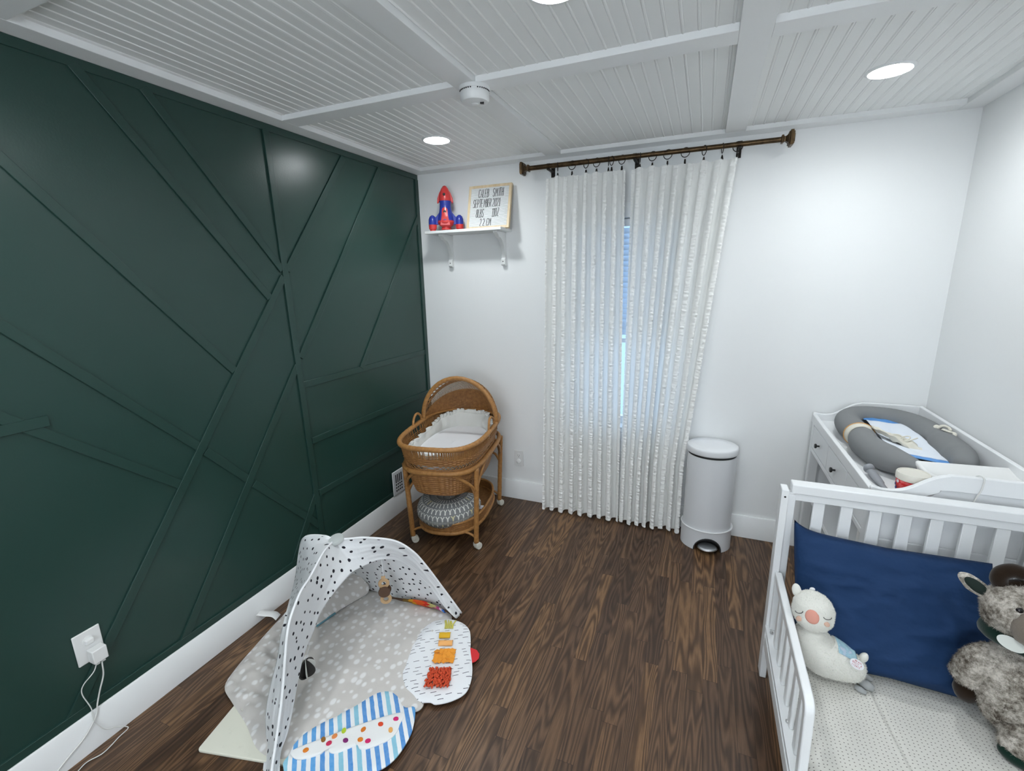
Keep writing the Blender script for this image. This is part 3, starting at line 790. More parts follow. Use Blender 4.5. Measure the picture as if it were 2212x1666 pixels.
lt = MB()
lattice(lt, lambda u, v: bp(2*pi*u, .554+(.582-.554)*v), 60, .0021)
lattice(lt, lambda u, v: bp(2*pi*u, .522+(.546-.522)*v), 60, .0021)
for i in range(140):
    th = 2*pi*i/140
    if i % 20 in (0, 1):
        for q in range(3): lt.tube([bp(th+q*.012, .618), bp(th+q*.012, .682)], .0026, 5, caps=False)
    else:
        lt.tube([bp(th, .618), bp(th, .682)], .0029, 5, caps=False); lt.tube([bp(th+.016, .618), bp(th+.016, .682)], .0026, 5, caps=False)
for zz in (.630, .641): coil(lt, zz, .0023)
lt.build('open_weave', M_wick, bas, smooth=180)
rm = MB(); RN = 160
rm.tube([bp(2*pi*i/RN, .686, .002) for i in range(RN)], [.0145+.0006*sin(i*2.4) for i in range(RN)], 12, closed=True)
rm.build('rim', M_rat, bas, smooth=180)
# hood
HY, HZ0, HA, HB, HH = .085, .690, .252, .275, .285
def hp(th, ph, off=0):
    r = sin(th); return Vector(((HA+off)*cos(th), HY+(HB+off)*r*sin(ph)-.035*r*cos(ph)*1.0*0, HZ0+(HH+off)*r*cos(ph)))
ar = MB()
apts = [hp(pi*i/48, 0) for i in range(49)]
ar.tube(apts, [.0140+.0006*sin(i*2.4) for i in range(49)], 12); ar.build('hood_arch', M_rat, bas, smooth=180)
hw_ = MB()
def hweave(p0, p1, rows, nth=200, amp=.0018):
    nz = rows*4; st = nth//4
    for sgn in (1, -1):
        def fn(u, v):
            r_ = int(min(rows-1, v*rows)); fr = v*rows-r_; pr_ = sin(pi*fr)
            return hp(pi*(.005+.99*u), p0+(p1-p0)*v, sgn*.002+amp*cos(2*pi*u*st/2+pi*r_)*pr_+sgn*.001*pr_)
        hw_.grid(fn, nth, nz)
P_ = pi/2
hweave(.30*P_, .38*P_, 5); hweave(.62*P_, 1.0*P_, 24)
hw_.build('hood_weave', M_weave, bas, smooth=60)
hl = MB(); lattice(hl, lambda u, v: hp(pi*(.02+.96*u), (.03+.27*v)*P_), 30, .0024)
for q in (.30, .38, .62):
    hl.tube([hp(pi*i/60, q*P_) for i in range(61)], .0028, 6)
for i in range(96):
    th = pi*(.03+.94*i/95); hl.tube([hp(th, (.38+.24*k_/4)*P_) for k_ in range(5)], .0024, 5, caps=False)
hl.build('hood_open_weave', M_wick, bas, smooth=180)
MB().tube([hp(pi*i/60, P_, -.004)+Vector((0, 0, .002)) for i in range(61)], .008, 10).build('hood_back_rail', M_rat, bas, smooth=180)
for s in (-1, 1):
    y0_, y1_ = -.085, .045
    xa = bp(0, .69).x*s*.985
    pts = smoothpath([(xa, y0_, .690), (xa*1.0, y0_+.008, .725), (xa*.99, y0_+.035, .755), (xa*.99, -.010, .755), (xa, y1_-.012, .728), (xa, y1_, .692)], 6)
    hn = MB().tube(pts, .0078, 10)
    hn.build('handle', M_rat, bas, smooth=180)
# liner and mattress
t = NT('white_eyelet_cotton'); co = t.coord('Object'); M_lin = t.done(t.bsdf(t.mix(t.noise(co, 12, 3), (.80, .80, .77), (.72, .72, .68)), .9, t.bump(t.noise(co, 60, 3), .25, .004), spec=.1))
ln = empty('bumper_liner', BC, BA, 'white ruffled fabric bumper lining the wicker bassinet basket', 'liner')
def liner(u, v):
    th = 2*pi*u; z = .540+.075*v
    rf = .008*noise.noise((u*34, v*2, 3.1))*(.3+.7*v)
    p = bp(th, z, -.030+rf-.006*(1-v)); back = max(0, sin(th)); p.z += .062*back*v + .010*v*noise.noise((u*20, 0, 1)); return p
MB().grid(liner, 260, 14, wrapu=True).build('bumper_wall', M_lin, ln, smooth=180, solid=.006)
def ruff(u, v):
    th = 2*pi*u; back = max(0, sin(th)); w_ = sin(u*2*pi*46+5*noise.noise((u*25, 0, 0)))
    p = bp(th, .613, -.032+v*(.012*w_+.010*noise.noise((u*90, v, 5)))+.010*noise.noise((u*34, 2, 3.1))); p.z += .062*back+.012*noise.noise((u*20, 0, 1))+.030*v-.006*v*abs(w_)+.006*v*noise.noise((u*60, 0, 8)); return p
MB().grid(ruff, 700, 5, wrapu=True).build('ruffle', M_lin, ln, smooth=180, solid=.0015)
def mtop(u, v):
    if v < .8: k = v/.8; z = .585+.004*noise.noise((u*3, k*3, 0))-.004*k**4; o = 0
    else: k = 1; z = .583-(v-.8)/.2*.095; o = 0
    x, y = sup(2*pi*u, .188*max(k, 1e-3), .345*max(k, 1e-3), 2.5); return Vector((x, y+cyb, z))
M_sheetw = plain('white_terry_sheet', (.84, .84, .86), .95, spec=.1, bump=.3, bscale=500)
mt_ = MB().grid(mtop, 72, 20, wrapu=True)
mo = mt_.build('bassinet_mattress', M_sheetw, smooth=50); mo.location = BC; mo.rotation_euler = (0, 0, BA)
tag(mo, 'white fitted mattress lying inside the wicker bassinet basket', 'mattress')

# rattan stand
st_ = empty('bassinet_stand', BC, BA, 'wrapped rattan stand on four white casters carrying the wicker bassinet', 'bassinet stand')
def ell(a, b, z, n=120, ex=2.6, cy=0.0): return [Vector((*sup(2*pi*i/n, a, b, ex), z))+Vector((0, cy, 0)) for i in range(n)]
rg = MB(); rg.tube(ell(.238, .398, .532, 140, 3.6, -.01), [.0145+.0005*sin(i*2.4) for i in range(140)], 12, closed=True); rg.build('top_ring', M_rat, st_, smooth=180)
LX, LYY = .205, .282
for sx in (-1, 1):
    for sy in (-1, 1):
        top = Vector((sx*.225, sy*.285, .528)); bot = Vector((sx*LX, sy*LYY, .046))
        lg = MB(); pts = [bot.lerp(top, i/30) for i in range(31)]
        lg.tube(pts, [.0155+.0006*sin(i*2.4) for i in range(31)], 12)
        lo = lg.build('leg', M_rat, st_, smooth=180)
        # end brace to the front/back bulge, side brace
        mid = bot.lerp(top, .68)
        MB().tube(smoothpath([mid, (sx*.195, sy*.325, .44), (sx*.13, sy*.375, .505), (sx*.085, sy*.392, .527)], 6), .0095, 10).build('brace', M_rat, st_, smooth=180)
        MB().tube(smoothpath([bot.lerp(top, .72), (sx*.231, sy*.225, .47), (sx*.237, sy*.15, .520), (sx*.237, sy*.11, .530)], 6), .0085, 10).build('brace', M_rat, st_, smooth=180)
        MB().tube(smoothpath([bot.lerp(top, .60), (sx*.19, sy*.272, .395), (sx*.165, sy*.255, .415)], 6), .008, 10).build('brace', M_rat, st_, smooth=180)
        MB().tube(smoothpath([bot.lerp(top, .06), (sx*.190, sy*.286, .092), (sx*.160, sy*.288, .108), (sx*.13, sy*.286, .112)], 6), .0075, 10).build('brace', M_rat, st_, smooth=180)
        ca = empty('caster', (sx*LX, sy*LYY, 0)); ca.parent = st_; ca.rotation_euler = (0, 0, radians(35 if sx < 0 else 60))
        M_cas = plain('cream_white_plastic', (.74, .72, .64), .4, var=.05)
        MB().lathe([(.0001, -.017), (.019, -.017), (.0215, -.014), (.0215, -.002), (.018, 0), (.0215, .002), (.0215, .014), (.019, .017), (.0001, .017)], 28, Matrix.Translation((.012, 0, .0217)) @ Matrix.Rotation(pi/2, 4, 'X')).build('wheel', M_cas, ca, smooth=40)
        MB().box((-.012, -.019, .020), (.016, .019, .048)).build('housing', M_cas, ca, bevel=.005)
ty = MB(); TA, TB = .205, .330
ty.tube(ell(TA, TB, .112, 120), [.012+.0006*sin(i*2.4) for i in range(120)], 10, closed=True)
ty.build('tray_base_ring', M_rat, st_, smooth=180)
ty = MB()
for sgn in (1, -1):
    def tw(u, v):
        rows = 8; r_ = int(min(rows-1, v*rows)); fr = v*rows-r_
        x, y = sup(2*pi*u, TA+sgn*.002+.002*cos(2*pi*u*55+pi*r_)*sin(pi*fr), TB+sgn*.002+.002*cos(2*pi*u*55+pi*r_)*sin(pi*fr), 2.6)
        return Vector((x, y, .122+.048*v))
    ty.grid(tw, 220, 32, wrapu=True)
ty.grid(lambda u, v: Vector((*sup(2*pi*u, (TA-.004)*max(v, 1e-3), (TB-.004)*max(v, 1e-3), 2.6), .119)), 80, 4, wrapu=True)
ty.tube(ell(TA, TB, .160, 120), .0035, 6, closed=True)
ty.build('woven_tray', M_weave, st_, smooth=60)
MB().tube(ell(TA, TB, .174, 120), [.0085+.0005*sin(i*2.4) for i in range(120)], 10, closed=True).build('tray_rim', M_rat, st_, smooth=180)

# nursing pillow in the tray
t = NT('grey_arrow_print_cotton'); u, v, _ = t.sep(t.coord('UV'))
cu = t.math('MULTIPLY', u, 33.0); cv = t.math('MULTIPLY', v, 13.0)
iv = t.math('FLOOR', cv); cu = t.math('ADD', cu, t.math('MULTIPLY', iv, .5))
fu = t.math('ABSOLUTE', t.math('SUBTRACT', t.math('FRACT', cu), .5)); fv = t.math('SUBTRACT', t.math('FRACT', cv), .5)
stem = t.math('MULTIPLY', t.math('LESS_THAN', fu, .13), t.math('LESS_THAN', t.math('ABSOLUTE', t.math('ADD', fv, .18)), .24))
arms = t.math('MULTIPLY', t.math('LESS_THAN', t.math('ABSOLUTE', t.math('SUBTRACT', fu, t.math('MULTIPLY', fv, .95))), .11), t.math('LESS_THAN', t.math('ABSOLUTE', t.math('SUBTRACT', fv, .17)), .20))
gm = t.math('MAXIMUM', stem, arms)
wn_ = t.white(t.comb(t.math('FLOOR', cu), iv, 0), dim='3D')
cream = t.mix(t.math('GREATER_THAN', wn_, .85), (.76, .76, .72), (.72, .66, .40))
colr = t.mix(gm, t.mix(t.noise(t.coord('Object'), 40, 2), (.20, .205, .21), (.27, .275, .28)), cream)
M_arrow = t.done(t.bsdf(colr, .9, t.bump(t.noise(t.coord('Object'), 500, 2), .2, .0006), spec=.1))
def npil(u, v):
    a = radians(95)+radians(300)*u; R0 = .088
    end = min(u, 1-u); rr = .084*min(1, (max(0, end)/.07)**.5 if end < .07 else 1)
    b = 2*pi*v; rad = R0*1.05+rr*cos(b)
    wob = 1+.03*noise.noise((u*8, v*3, 0))
    return Vector((rad*cos(a)*1.12*wob, rad*sin(a)*1.30*wob, .202+rr*sin(b)*.92*wob))
pil = MB().grid(npil, 120, 28, wrapv=True, uvfn=lambda u, v: (u, v)).build('nursing_pillow', M_arrow, smooth=180)
pil.location = Vector(BC)+Matrix.Rotation(BA, 3, 'Z') @ Vector((-.012, -.135, 0)); pil.rotation_euler = (0, 0, BA)
tag(pil, 'grey nursing pillow with cream arrow print in the lower tray of the bassinet stand', 'pillow')
lbx = MB().box((0, -.001, -.0125), (.05, .001, .0125)).build('care_label', M_sheetw, pil); lbx.location = (.165, .03, .185); lbx.rotation_euler = (0, radians(12), radians(25))

# ================================================================== PLAY GYM CORNER
t = NT('cream_foam'); co = t.coord('Object')
stn = t.ramp(t.noise(co, 22, 4, .7), [(.60, (0, 0, 0)), (.75, (1, 1, 1))])
M_foam = t.done(t.bsdf(t.mix(t.math('MULTIPLY', stn, .18), (.78, .77, .66), (.50, .48, .40)), .7, t.bump(t.noise(co, 400, 2), .15, .0005), spec=.2))
s0 = Vector((.366, -2.172)); d1 = Vector((.975, .222)).normalized(); d2 = Vector((-.222, .975)).normalized()
cn = [s0, s0+d1*.655, s0+d1*.655+d2*.50, s0+d2*.50]; poly = []
for i in range(4):
    a = (cn[i-1]-cn[i]).normalized(); b = (cn[(i+1) % 4]-cn[i]).normalized(); r_ = .012
    for k_ in range(5):
        th = k_/4*pi/2; poly.append(tuple(cn[i]+a*r_*(1-sin(th))+b*r_*(1-cos(th))))
slab = MB().prism(poly, .0005, .012, 'xy').build('foam_mat', M_foam, bevel=.003)
tag(slab, 'plain cream foam slab on the floor under the front of the baby play mat', 'foam mat')

def mat_dots(name, base, dot, cell, rad, soft=.02, seed=0., stretch=1.0, drop=.35, back=None):
    t = NT(name); u, v, _ = t.sep(t.coord('UV'))
    vec = t.comb(t.math('MULTIPLY', u, 1/cell), t.math('MULTIPLY', v, 1/(cell*stretch)), seed)
    vo = t.n('ShaderNodeTexVoronoi'); vo.voronoi_dimensions = '2D'; vo.inputs['Scale'].default_value = 1.0; vo.inputs['Randomness'].default_value = .75
    t.l(vec, vo.inputs['Vector'])
    ra = t.white(vo.outputs['Color'], dim='3D')
    rr = t.math('MULTIPLY', rad, t.math('MULTIPLY_ADD', ra, .55, .70))
    d = t.math('SUBTRACT', rr, vo.outputs['Distance'])
    m = t.math('DIVIDE', d, soft, clamp=True)
    co = t.coord('Object')
    c = t.mix(m, base, dot)
    return t, c, co
t, c, co = mat_dots('white_cotton_black_spots', (.86, .87, .88), (.028, .028, .036), .040, .150, .02)
b1 = t.bsdf(c, .85, t.bump(t.noise(co, 26, 4, .6), .45, .006), spec=.12); tl = t.n('ShaderNodeBsdfTranslucent'); t.l(c, tl.inputs[0])
mx = t.n('ShaderNodeMixShader'); mx.inputs[0].default_value = .22; t.l(b1, mx.inputs[1]); t.l(tl.outputs[0], mx.inputs[2]); M_cover = t.done(mx.outputs[0])
t, c, co = mat_dots('grey_beige_cotton_white_dots', (.60, .57, .54), (.78, .77, .76), .037, .31, .16, 3.0, 1.2)
M_gmat = t.done(t.bsdf(c, .9, t.bump(t.noise(co, 30, 3, .6), .3, .004), spec=.1))

gym = empty('play_gym', (.471, -1.559, 0), 0, 'baby play gym draped in a white cover with small black spots', 'play gym')
GO = Vector((.471, -1.559, 0))
def g3(pts): return [Vector(p)-GO for p in pts]
H_ = (.470, -1.553, .492)
Fr = g3([(.704, -2.162, .014), (.689, -2.129, .062), (.679, -2.103, .102), (.655, -2.040, .211), (.636, -1.989, .336), (.622, -1.954, .406), (.607, -1.913, .445), (.581, -1.846, .474), (.557, -1.783, .478), (.532, -1.719, .490), (.505, -1.647, .503), H_])
Rr = g3([H_, (.540, -1.512, .492), (.582, -1.482, .487), (.678, -1.416, .455), (.741, -1.372, .392), (.788, -1.339, .306), (.852, -1.295, .162), (.913, -1.253, .022)])
Lr = g3([H_, (.422, -1.562, .507), (.317, -1.567, .483), (.273, -1.569, .405), (.235, -1.571, .277), (.193, -1.574, .119), (.110, -1.578, .014)])
Br = g3([H_, (.44, -1.50, .46), (.385, -1.39, .30), (.32, -1.31, .14), (.262, -1.262, .014)])
Fp, Rp, Lp, Bp_ = [smoothpath(q, 6) for q in (Fr, Rr, Lr, Br)]
M_beech = plain('beech_wood', (.55, .36, .19), .5, scale=60, var=.3)
for q in (Fp, Rp, Lp, Bp_):
    MB().tube([Vector((p.x, p.y, max(.0085, p.z))) for p in q], .0036, 10).build('leg', M_beech, gym, smooth=180)
open_e = g3([(.705, -2.125, .014), (.675, -2.087, .047), (.661, -2.034, .085), (.615, -1.935, .180), (.593, -1.881, .226), (.579, -1.814, .269), (.567, -1.766, .302), (.562, -1.705, .330), (.565, -1.610, .359), (.571, -1.561, .369), (.595, -1.484, .364), (.616, -1.432, .355), (.659, -1.372, .320), (.696, -1.346, .280), (.742, -1.327, .228), (.789, -1.314, .171), (.827, -1.312, .122), (.859, -1.311, .080), (.886, -1.304, .047), (.905, -1.290, .016)])
Oe = smoothpath(open_e, 6)
def ruled(A, B, nu, nv, wr=.006, seed=0, sag=.0, bow=None):
    a = resample(A, nu); b = resample(B, nu)
    Ls = sum((a[i+1]-a[i]).length for i in range(nu)); Ws = max((a[i]-b[i]).length for i in range(nu+1))
    def fn(u, v):
        i = u*nu; i0 = min(nu-1, int(i)); f = i-i0
        p = a[i0].lerp(a[i0+1], f); q = b[i0].lerp(b[i0+1], f)
        d = p.lerp(q, v); e = sin(pi*v)
        n_ = noise.noise((u*9+seed, v*3, seed)); n2 = noise.noise((u*22+v*6, v*7-u*9, seed+4))
        d = d+Vector((.5, -.6, .3))*(wr*(n_*(.3+.7*e)+.45*n2))+Vector((0, 0, -sag*e))
        if d.z < .006: d.z = .006
        return d
    cen = sum(a, Vector())/len(a); nn = Vector()
    for i in range(nu): nn += (a[i+1]-a[i]).cross(b[i]-a[i])
    nn.normalize(); e1 = nn.orthogonal().normalized(); e2 = nn.cross(e1)
    def uvf(u, v):
        p = fn(u, v); return (p.dot(e1)+seed, p.dot(e2)+seed*.7)
    return fn, uvf
FR_ = Fp + Rp[1:]
cv = MB()
fn, uvf = ruled(FR_, Oe, 150, 26, .011, 1.3, .004); cv.grid(fn, 150, 26, uvfn=uvf)
left_e = g3([(.640, -2.135, .010), (.565, -2.060, .012), (.545, -2.030, .090), (.541, -2.000, .163), (.536, -1.950, .247), (.510, -1.900, .304), (.480, -1.850, .335), (.330, -1.68, .300), (.232, -1.578, .270), (.252, -1.570, .358), (.283, -1.569, .449), (.320, -1.567, .487), (.422, -1.562, .512), H_])
fn, uvf = ruled(Fp, smoothpath(left_e, 6), 110, 20, .012, 4.1, .006); cv.grid(fn, 110, 20, uvfn=uvf)
fn, uvf = ruled(Rp, Bp_, 70, 40, .006, 7.7, .012); cv.grid(fn, 70, 40, uvfn=uvf)
fn, uvf = ruled(Bp_, Lp, 60, 26, .006, 9.2, .008); cv.grid(fn, 60, 26, uvfn=uvf)
for q in (Fp, Rp, Lp, Bp_):
    MB().tube([Vector((p.x, p.y, max(.0085, p.z))) for p in q], .0048, 12).build('sleeve', plain('white_sleeve_cotton', (.86, .87, .88), .85, bump=.3, bscale=50, bdist=.003), gym, smooth=180)
cv.build('cover', M_cover, gym, smooth=180, merge=False, solid=.0012)
M_hub = plain('pale_grey_hub', (.55, .58, .57), .4)
hb_ = MB().lathe([(.030, .0), (.032, .004), (.032, .012), (.030, .016), (.024, .017), (.0001, .0168)], 40, Matrix.Translation(Vector(H_)-GO+Vector((.010, .004, -.004))) @ Matrix.Rotation(radians(12), 4, 'X')).build('hub_cap', M_hub, gym, smooth=40)

# mat with sewn flaps
pm_ = empty('play_mat', (.55, -1.65, 0), 0, 'quilted baby play mat, grey with white dots, striped and stick-print flaps', 'play mat')
MO = Vector((.55, -1.65, 0))
def blob(outline, z0, h, mat, name, parent, nr=16, nth=160, wr=.003, seed=0, zfn=None, cen=None, sub=6, edge=.35, org=MO):
    P = smoothpath([(x, y, 0) for x, y in outline], sub, closed=True); P = resample(P+[P[0]], nth)
    cx = cen or (sum(p.x for p in P)/len(P), sum(p.y for p in P)/len(P)); c_ = Vector((cx[0], cx[1], 0))
    def fn(u, v):
        p = P[int(round(u*nth)) % nth]; q = c_.lerp(p, max(v, 1e-4))
        e = (1-max(0, (v-(1-edge))/edge)**3)
        z = z0+h*e+wr*(noise.noise((q.x*9+q.y*4, q.y*9-q.x*4, seed))+.6*noise.noise((q.x*26, q.y*26, seed)))*(1 if v < .98 else 0)
        if zfn: z += zfn(q.x, q.y, v)
        return Vector((q.x, q.y, max(z0*.6, z)))-org
    def uvf(u, v):
        p = P[int(round(u*nth)) % nth]; q = c_.lerp(p, max(v, 1e-4)); return (q.x, q.y)
    m = MB().grid(fn, nth, nr, wrapu=True, uvfn=uvf)
    n0 = len(m.v); U = nth
    ring_ = [nr*U+i for i in range(U)]
    low = [(m.v[i][0], m.v[i][1], max(.001, z0-.004)) for i in ring_]
    m.v += low; m.f += [(ring_[i], ring_[(i+1) % U], n0+(i+1) % U, n0+i) for i in range(U)]
    for i in range(U): m.uv[n0+i] = m.uv[ring_[i]]
    return m.build(name, mat, parent, smooth=60)
matl = [(.215, -1.957), (.306, -1.995), (.439, -2.040), (.578, -2.096), (.690, -2.075), (.800, -1.95), (.905, -1.82), (.985, -1.778), (1.010, -1.752), (1.000, -1.715), (.93, -1.62), (.885, -1.42), (.885, -1.300), (.819, -1.262), (.572, -1.258), (.300, -1.280), (.140, -1.367), (.095, -1.479), (.106, -1.600), (.141, -1.752), (.174, -1.875)]
def creases(x, y, v):
    d = (x*.83+y*.56); ang = sin(d*52+3*noise.noise((x*4, y*4, 2)))
    return .0042*ang*(1 if v < .95 else 0)*(.4+.6*noise.noise((x*5, y*5, 9))) + (.011*noise.noise((x*20+y*8, y*32, 4))*max(0, min(1, (.50-x)/.12))*max(0, min(1, (-1.62-y)/.1)) if v < .97 else 0)
blob(matl, .013, .010, M_gmat, 'mat_body', pm_, 64, 320, .005, 2, creases, (.56, -1.65), 5, .12)
# stick-print flap
t = NT('white_cotton_stick_print'); u, v, _ = t.sep(t.coord('UV'))
rot = -1.02
ux = t.math('ADD', t.math('MULTIPLY', u, cos(rot)), t.math('MULTIPLY', v, sin(rot))); vx = t.math('SUBTRACT', t.math('MULTIPLY', v, cos(rot)), t.math('MULTIPLY', u, sin(rot)))
# dashes: long along vx', rows across
ca_ = t.math('MULTIPLY', ux, 1/.0165); ia = t.math('FLOOR', ca_)
cb_ = t.math('ADD', t.math('MULTIPLY', vx, 1/.042), t.math('MULTIPLY', t.white(w=ia, dim='1D'), 3.7)); ib = t.math('FLOOR', cb_)
rk_ = t.white(t.comb(ia, ib, 1.0), dim='3D'); rk2 = t.white(t.comb(ia, ib, 9.0), dim='3D')
fa = t.math('SUBTRACT', t.math('FRACT', ca_), t.math('MULTIPLY_ADD', rk2, .5, .25)); fb2 = t.math('ABSOLUTE', t.math('SUBTRACT', t.math('FRACT', cb_), .5))
fa = t.math('ADD', fa, t.math('MULTIPLY', t.math('SUBTRACT', t.math('FRACT', cb_), .5), t.math('MULTIPLY_ADD', rk_, .6, -.3)))
ln_ = t.math('MULTIPLY', t.math('LESS_THAN', t.math('ABSOLUTE', fa), .075), t.math('LESS_THAN', fb2, t.math('MULTIPLY_ADD', rk_, .20, .12)))
ln_ = t.math('MULTIPLY', ln_, t.math('GREATER_THAN', rk_, .38))
M_stick = t.done(t.bsdf(t.mix(ln_, (.82, .83, .85), (.045, .045, .055)), .85, t.bump(t.noise(t.coord('Object'), 24, 3), .35, .004), spec=.1))
flapR = [(.798, -1.425), (.808, -1.362), (.839, -1.330), (.889, -1.308), (.952, -1.310), (1.001, -1.338), (1.036, -1.393), (1.059, -1.440), (1.106, -1.514), (1.133, -1.577), (1.139, -1.638), (1.105, -1.688), (1.057, -1.722), (1.034, -1.722), (.995, -1.735), (.961, -1.723), (.924, -1.715), (.865, -1.669), (.839, -1.617), (.813, -1.521)]
flR = blob(flapR, .021, .006, M_stick, 'stick_print_flap', pm_, 16, 160, .003, 6, None, None, 6, .25)
flR['label'] = 'white flap with black stick print'
def patch(name, pts, mat, z, h, label, parent, wr=.002, seed=0, sub=4):
    o = blob(pts, z, h, mat, name, parent, 8, 64, wr, seed, None, None, sub, .3); o['label'] = label; return o
M_y1 = plain('lime_yellow_ribbon', (.62, .56, .10), .7); M_y2 = plain('mustard_felt', (.72, .42, .02), .8); M_pe = plain('peach_cotton', (.85, .42, .14), .8)
M_or = plain('orange_felt', (.83, .32, .03), .85, bump=.3); M_ro = plain('red_orange_chenille', (.60, .075, .025), .9)
def quadpatch(name, c, ax, w_, h_, z, mat, label, bowz=.006, nx=10, ny=8, fr=0):
    a = Vector((ax[0], ax[1], 0)).normalized(); b = Vector((-a.y, a.x, 0)); c = Vector((c[0], c[1], z))-MO
    def fn(u, v):
        x = (u-.5)*w_*(1+fr*(.5-v)); y = (v-.5)*h_
        return c+a*x+b*y+Vector((0, 0, bowz*sin(pi*v)+.0015*noise.noise((u*6, v*6, c.x*40))))
    o = MB().grid(fn, nx, ny).build(name, mat, flR, smooth=180, solid=.002); o['label'] = label; return o
axc = (.929, .371)   # across the row of textures
fg = MB(); ca0 = Vector((.905, -1.352, .031))-MO; A_ = Vector((axc[0], axc[1], 0)).normalized(); B_ = Vector((-A_.y, A_.x, 0))
for i in range(7):
    o0 = ca0+A_*((i-3)*.006); fg.tube(smoothpath([o0+B_*-.022, o0+Vector((0, 0, .004)), o0+B_*(.020+.012*random.random())+A_*random.uniform(-.01, .014)+Vector((0, 0, .003))], 4), .0026, 6)
fo = fg.build('texture_fringe', M_y1, flR, smooth=180); fo['label'] = 'lime yellow ribbon fringe'
quadpatch('texture_tab', (.918, -1.415), axc, .050, .034, .031, M_y2, 'mustard yellow felt tab', .010)
quadpatch('texture_loop', (.945, -1.455), axc, .062, .030, .031, M_pe, 'peach cotton loop', .012)
of_ = MB()
for i in range(5):
    for j in range(4):
        c_ = Vector((.976, -1.520, .034))-MO+A_*((i-2)*.017)+B_*((j-1.5)*.017)
        Mx = Matrix.Translation(c_) @ Matrix.Rotation(random.uniform(-.4, .4), 4, 'Z') @ Matrix.Rotation(random.uniform(-.35, .35), 4, 'X') @ Matrix.Rotation(random.uniform(-.3, .3), 4, 'Y')
        of_.box((-.0105, -.0105, -.002), (.0105, .0105, .002), Mx)
oo = of_.build('texture_squares', M_or, flR, bevel=.001); oo['label'] = 'orange patch of small felt squares'
sh_ = MB(); rs = random.Random(4)
for i in range(12):
    for j in range(11):
        c_ = Vector((1.010, -1.615, .027))-MO+A_*((i-5.5)*.0078)+B_*((j-5)*.0080)+A_*rs.uniform(-.003, .003)
        tip = c_+Vector((rs.uniform(-.006, .006)+.005, rs.uniform(-.010, .0)-.012, .014+rs.uniform(-.003, .004)))
        sh_.tube([c_, c_.lerp(tip, .5)+Vector((0, 0, .006)), tip], [.0040, .0042, .0034], 7)
so = sh_.build('texture_shag', M_ro, flR, smooth=180); so['kind'] = 'stuff'; so['label'] = 'red-orange chenille shag patch'
M_rf = plain('red_felt', (.66, .03, .035), .9)
rt = MB().prism([(1.040, -1.428), (1.061, -1.426), (1.084, -1.428), (1.104, -1.443), (1.112, -1.465), (1.106, -1.485), (1.092, -1.500), (1.07, -1.49)], .016, .0195, 'xy'); rt.v = [Vector(p)-MO for p in rt.v]
ro = rt.build('red_tab', M_rf, pm_, bevel=.001); ro['label'] = 'red felt half-round tab'
# striped flap
t = NT('blue_striped_cotton'); u, v, _ = t.sep(t.coord('UV'))
p_ = t.math('ADD', t.math('MULTIPLY', u, .722), t.math('MULTIPLY', v, .692))
p_ = t.math('ADD', p_, t.math('MULTIPLY', t.noise(t.coord('UV'), 30, 2), .003))
cs = t.math('DIVIDE', p_, .0290); fs = t.math('FRACT', cs); is_ = t.math('FLOOR', cs)
rn = t.white(w=is_, dim='1D')
bc_ = t.ramp(rn, [(0, (.030, .22, .60)), (.36, (.07, .39, .76)), (.37, (.22, .52, .66)), (.68, (.26, .56, .68)), (.69, (.05, .30, .68))], 'CONSTANT')
wsh = t.noise(t.coord('UV'), 60, 3)
bc_ = t.mix(t.math('MULTIPLY', wsh, .35), bc_, (.55, .72, .85))
ms = t.math('LESS_THAN', t.math('ABSOLUTE', t.math('SUBTRACT', fs, .5)), .26)
M_stripe = t.done(t.bsdf(t.mix(ms, (.82, .83, .84), bc_), .85, t.bump(t.noise(t.coord('Object'), 28, 3), .35, .004), spec=.1))
blue = [(.701, -2.106), (.691, -2.072), (.676, -2.027), (.690, -1.978), (.718, -1.930), (.777, -1.842), (.801, -1.790), (.829, -1.757), (.864, -1.742), (.909, -1.752), (.956, -1.778), (.992, -1.765), (1.032, -1.837), (1.042, -1.900), (1.036, -1.958), (1.008, -2.006), (.951, -2.062), (.869, -2.116), (.780, -2.144)]
flB = blob(blue, .024, .006, M_stripe, 'striped_flap', pm_, 16, 150, .003, 8, None, None, 6, .2); flB['label'] = 'blue and white striped flap'
pk = [(.699, -2.060), (.763, -1.990), (.851, -1.900), (.965, -1.805), (.985, -1.850), (.992, -1.885), (.975, -1.922), (.930, -1.965), (.905, -1.972), (.892, -1.962), (.878, -1.980), (.847, -2.012), (.822, -2.020), (.802, -2.008), (.797, -2.035), (.765, -2.064), (.726, -2.080)]
M_wct = plain('white_cotton', (.83, .83, .82), .85, bump=.25, bscale=40, bdist=.003)
pk_o = blob(pk, .0335, .004, M_wct, 'scalloped_pocket', flB, 8, 140, .0015, 3, None, None, 4, .2, org=MO); pk_o['label'] = 'white scalloped pocket with colored spots'
dots = [((.772, -1.997), (.30, .13, .02)), ((.800, -2.000), (.62, .03, .10)), ((.800, -1.973), (.80, .27, .08)), ((.816, -1.945), (.46, .60, .03)), ((.847, -1.971), (.22, .02, .16)), ((.878, -1.916), (.72, .20, .02)), ((.921, -1.944), (.66, .02, .14)), ((.893, -1.950), (.75, .22, .02)), ((.923, -1.877), (.72, .07, .02)), ((.970, -1.882), (.84, .42, .12)), ((.962, -1.840), (.66, .02, .16)), ((.744, -2.048), (.75, .22, .02)), ((.785, -2.040), (.80, .55, .20))]
dots.pop()
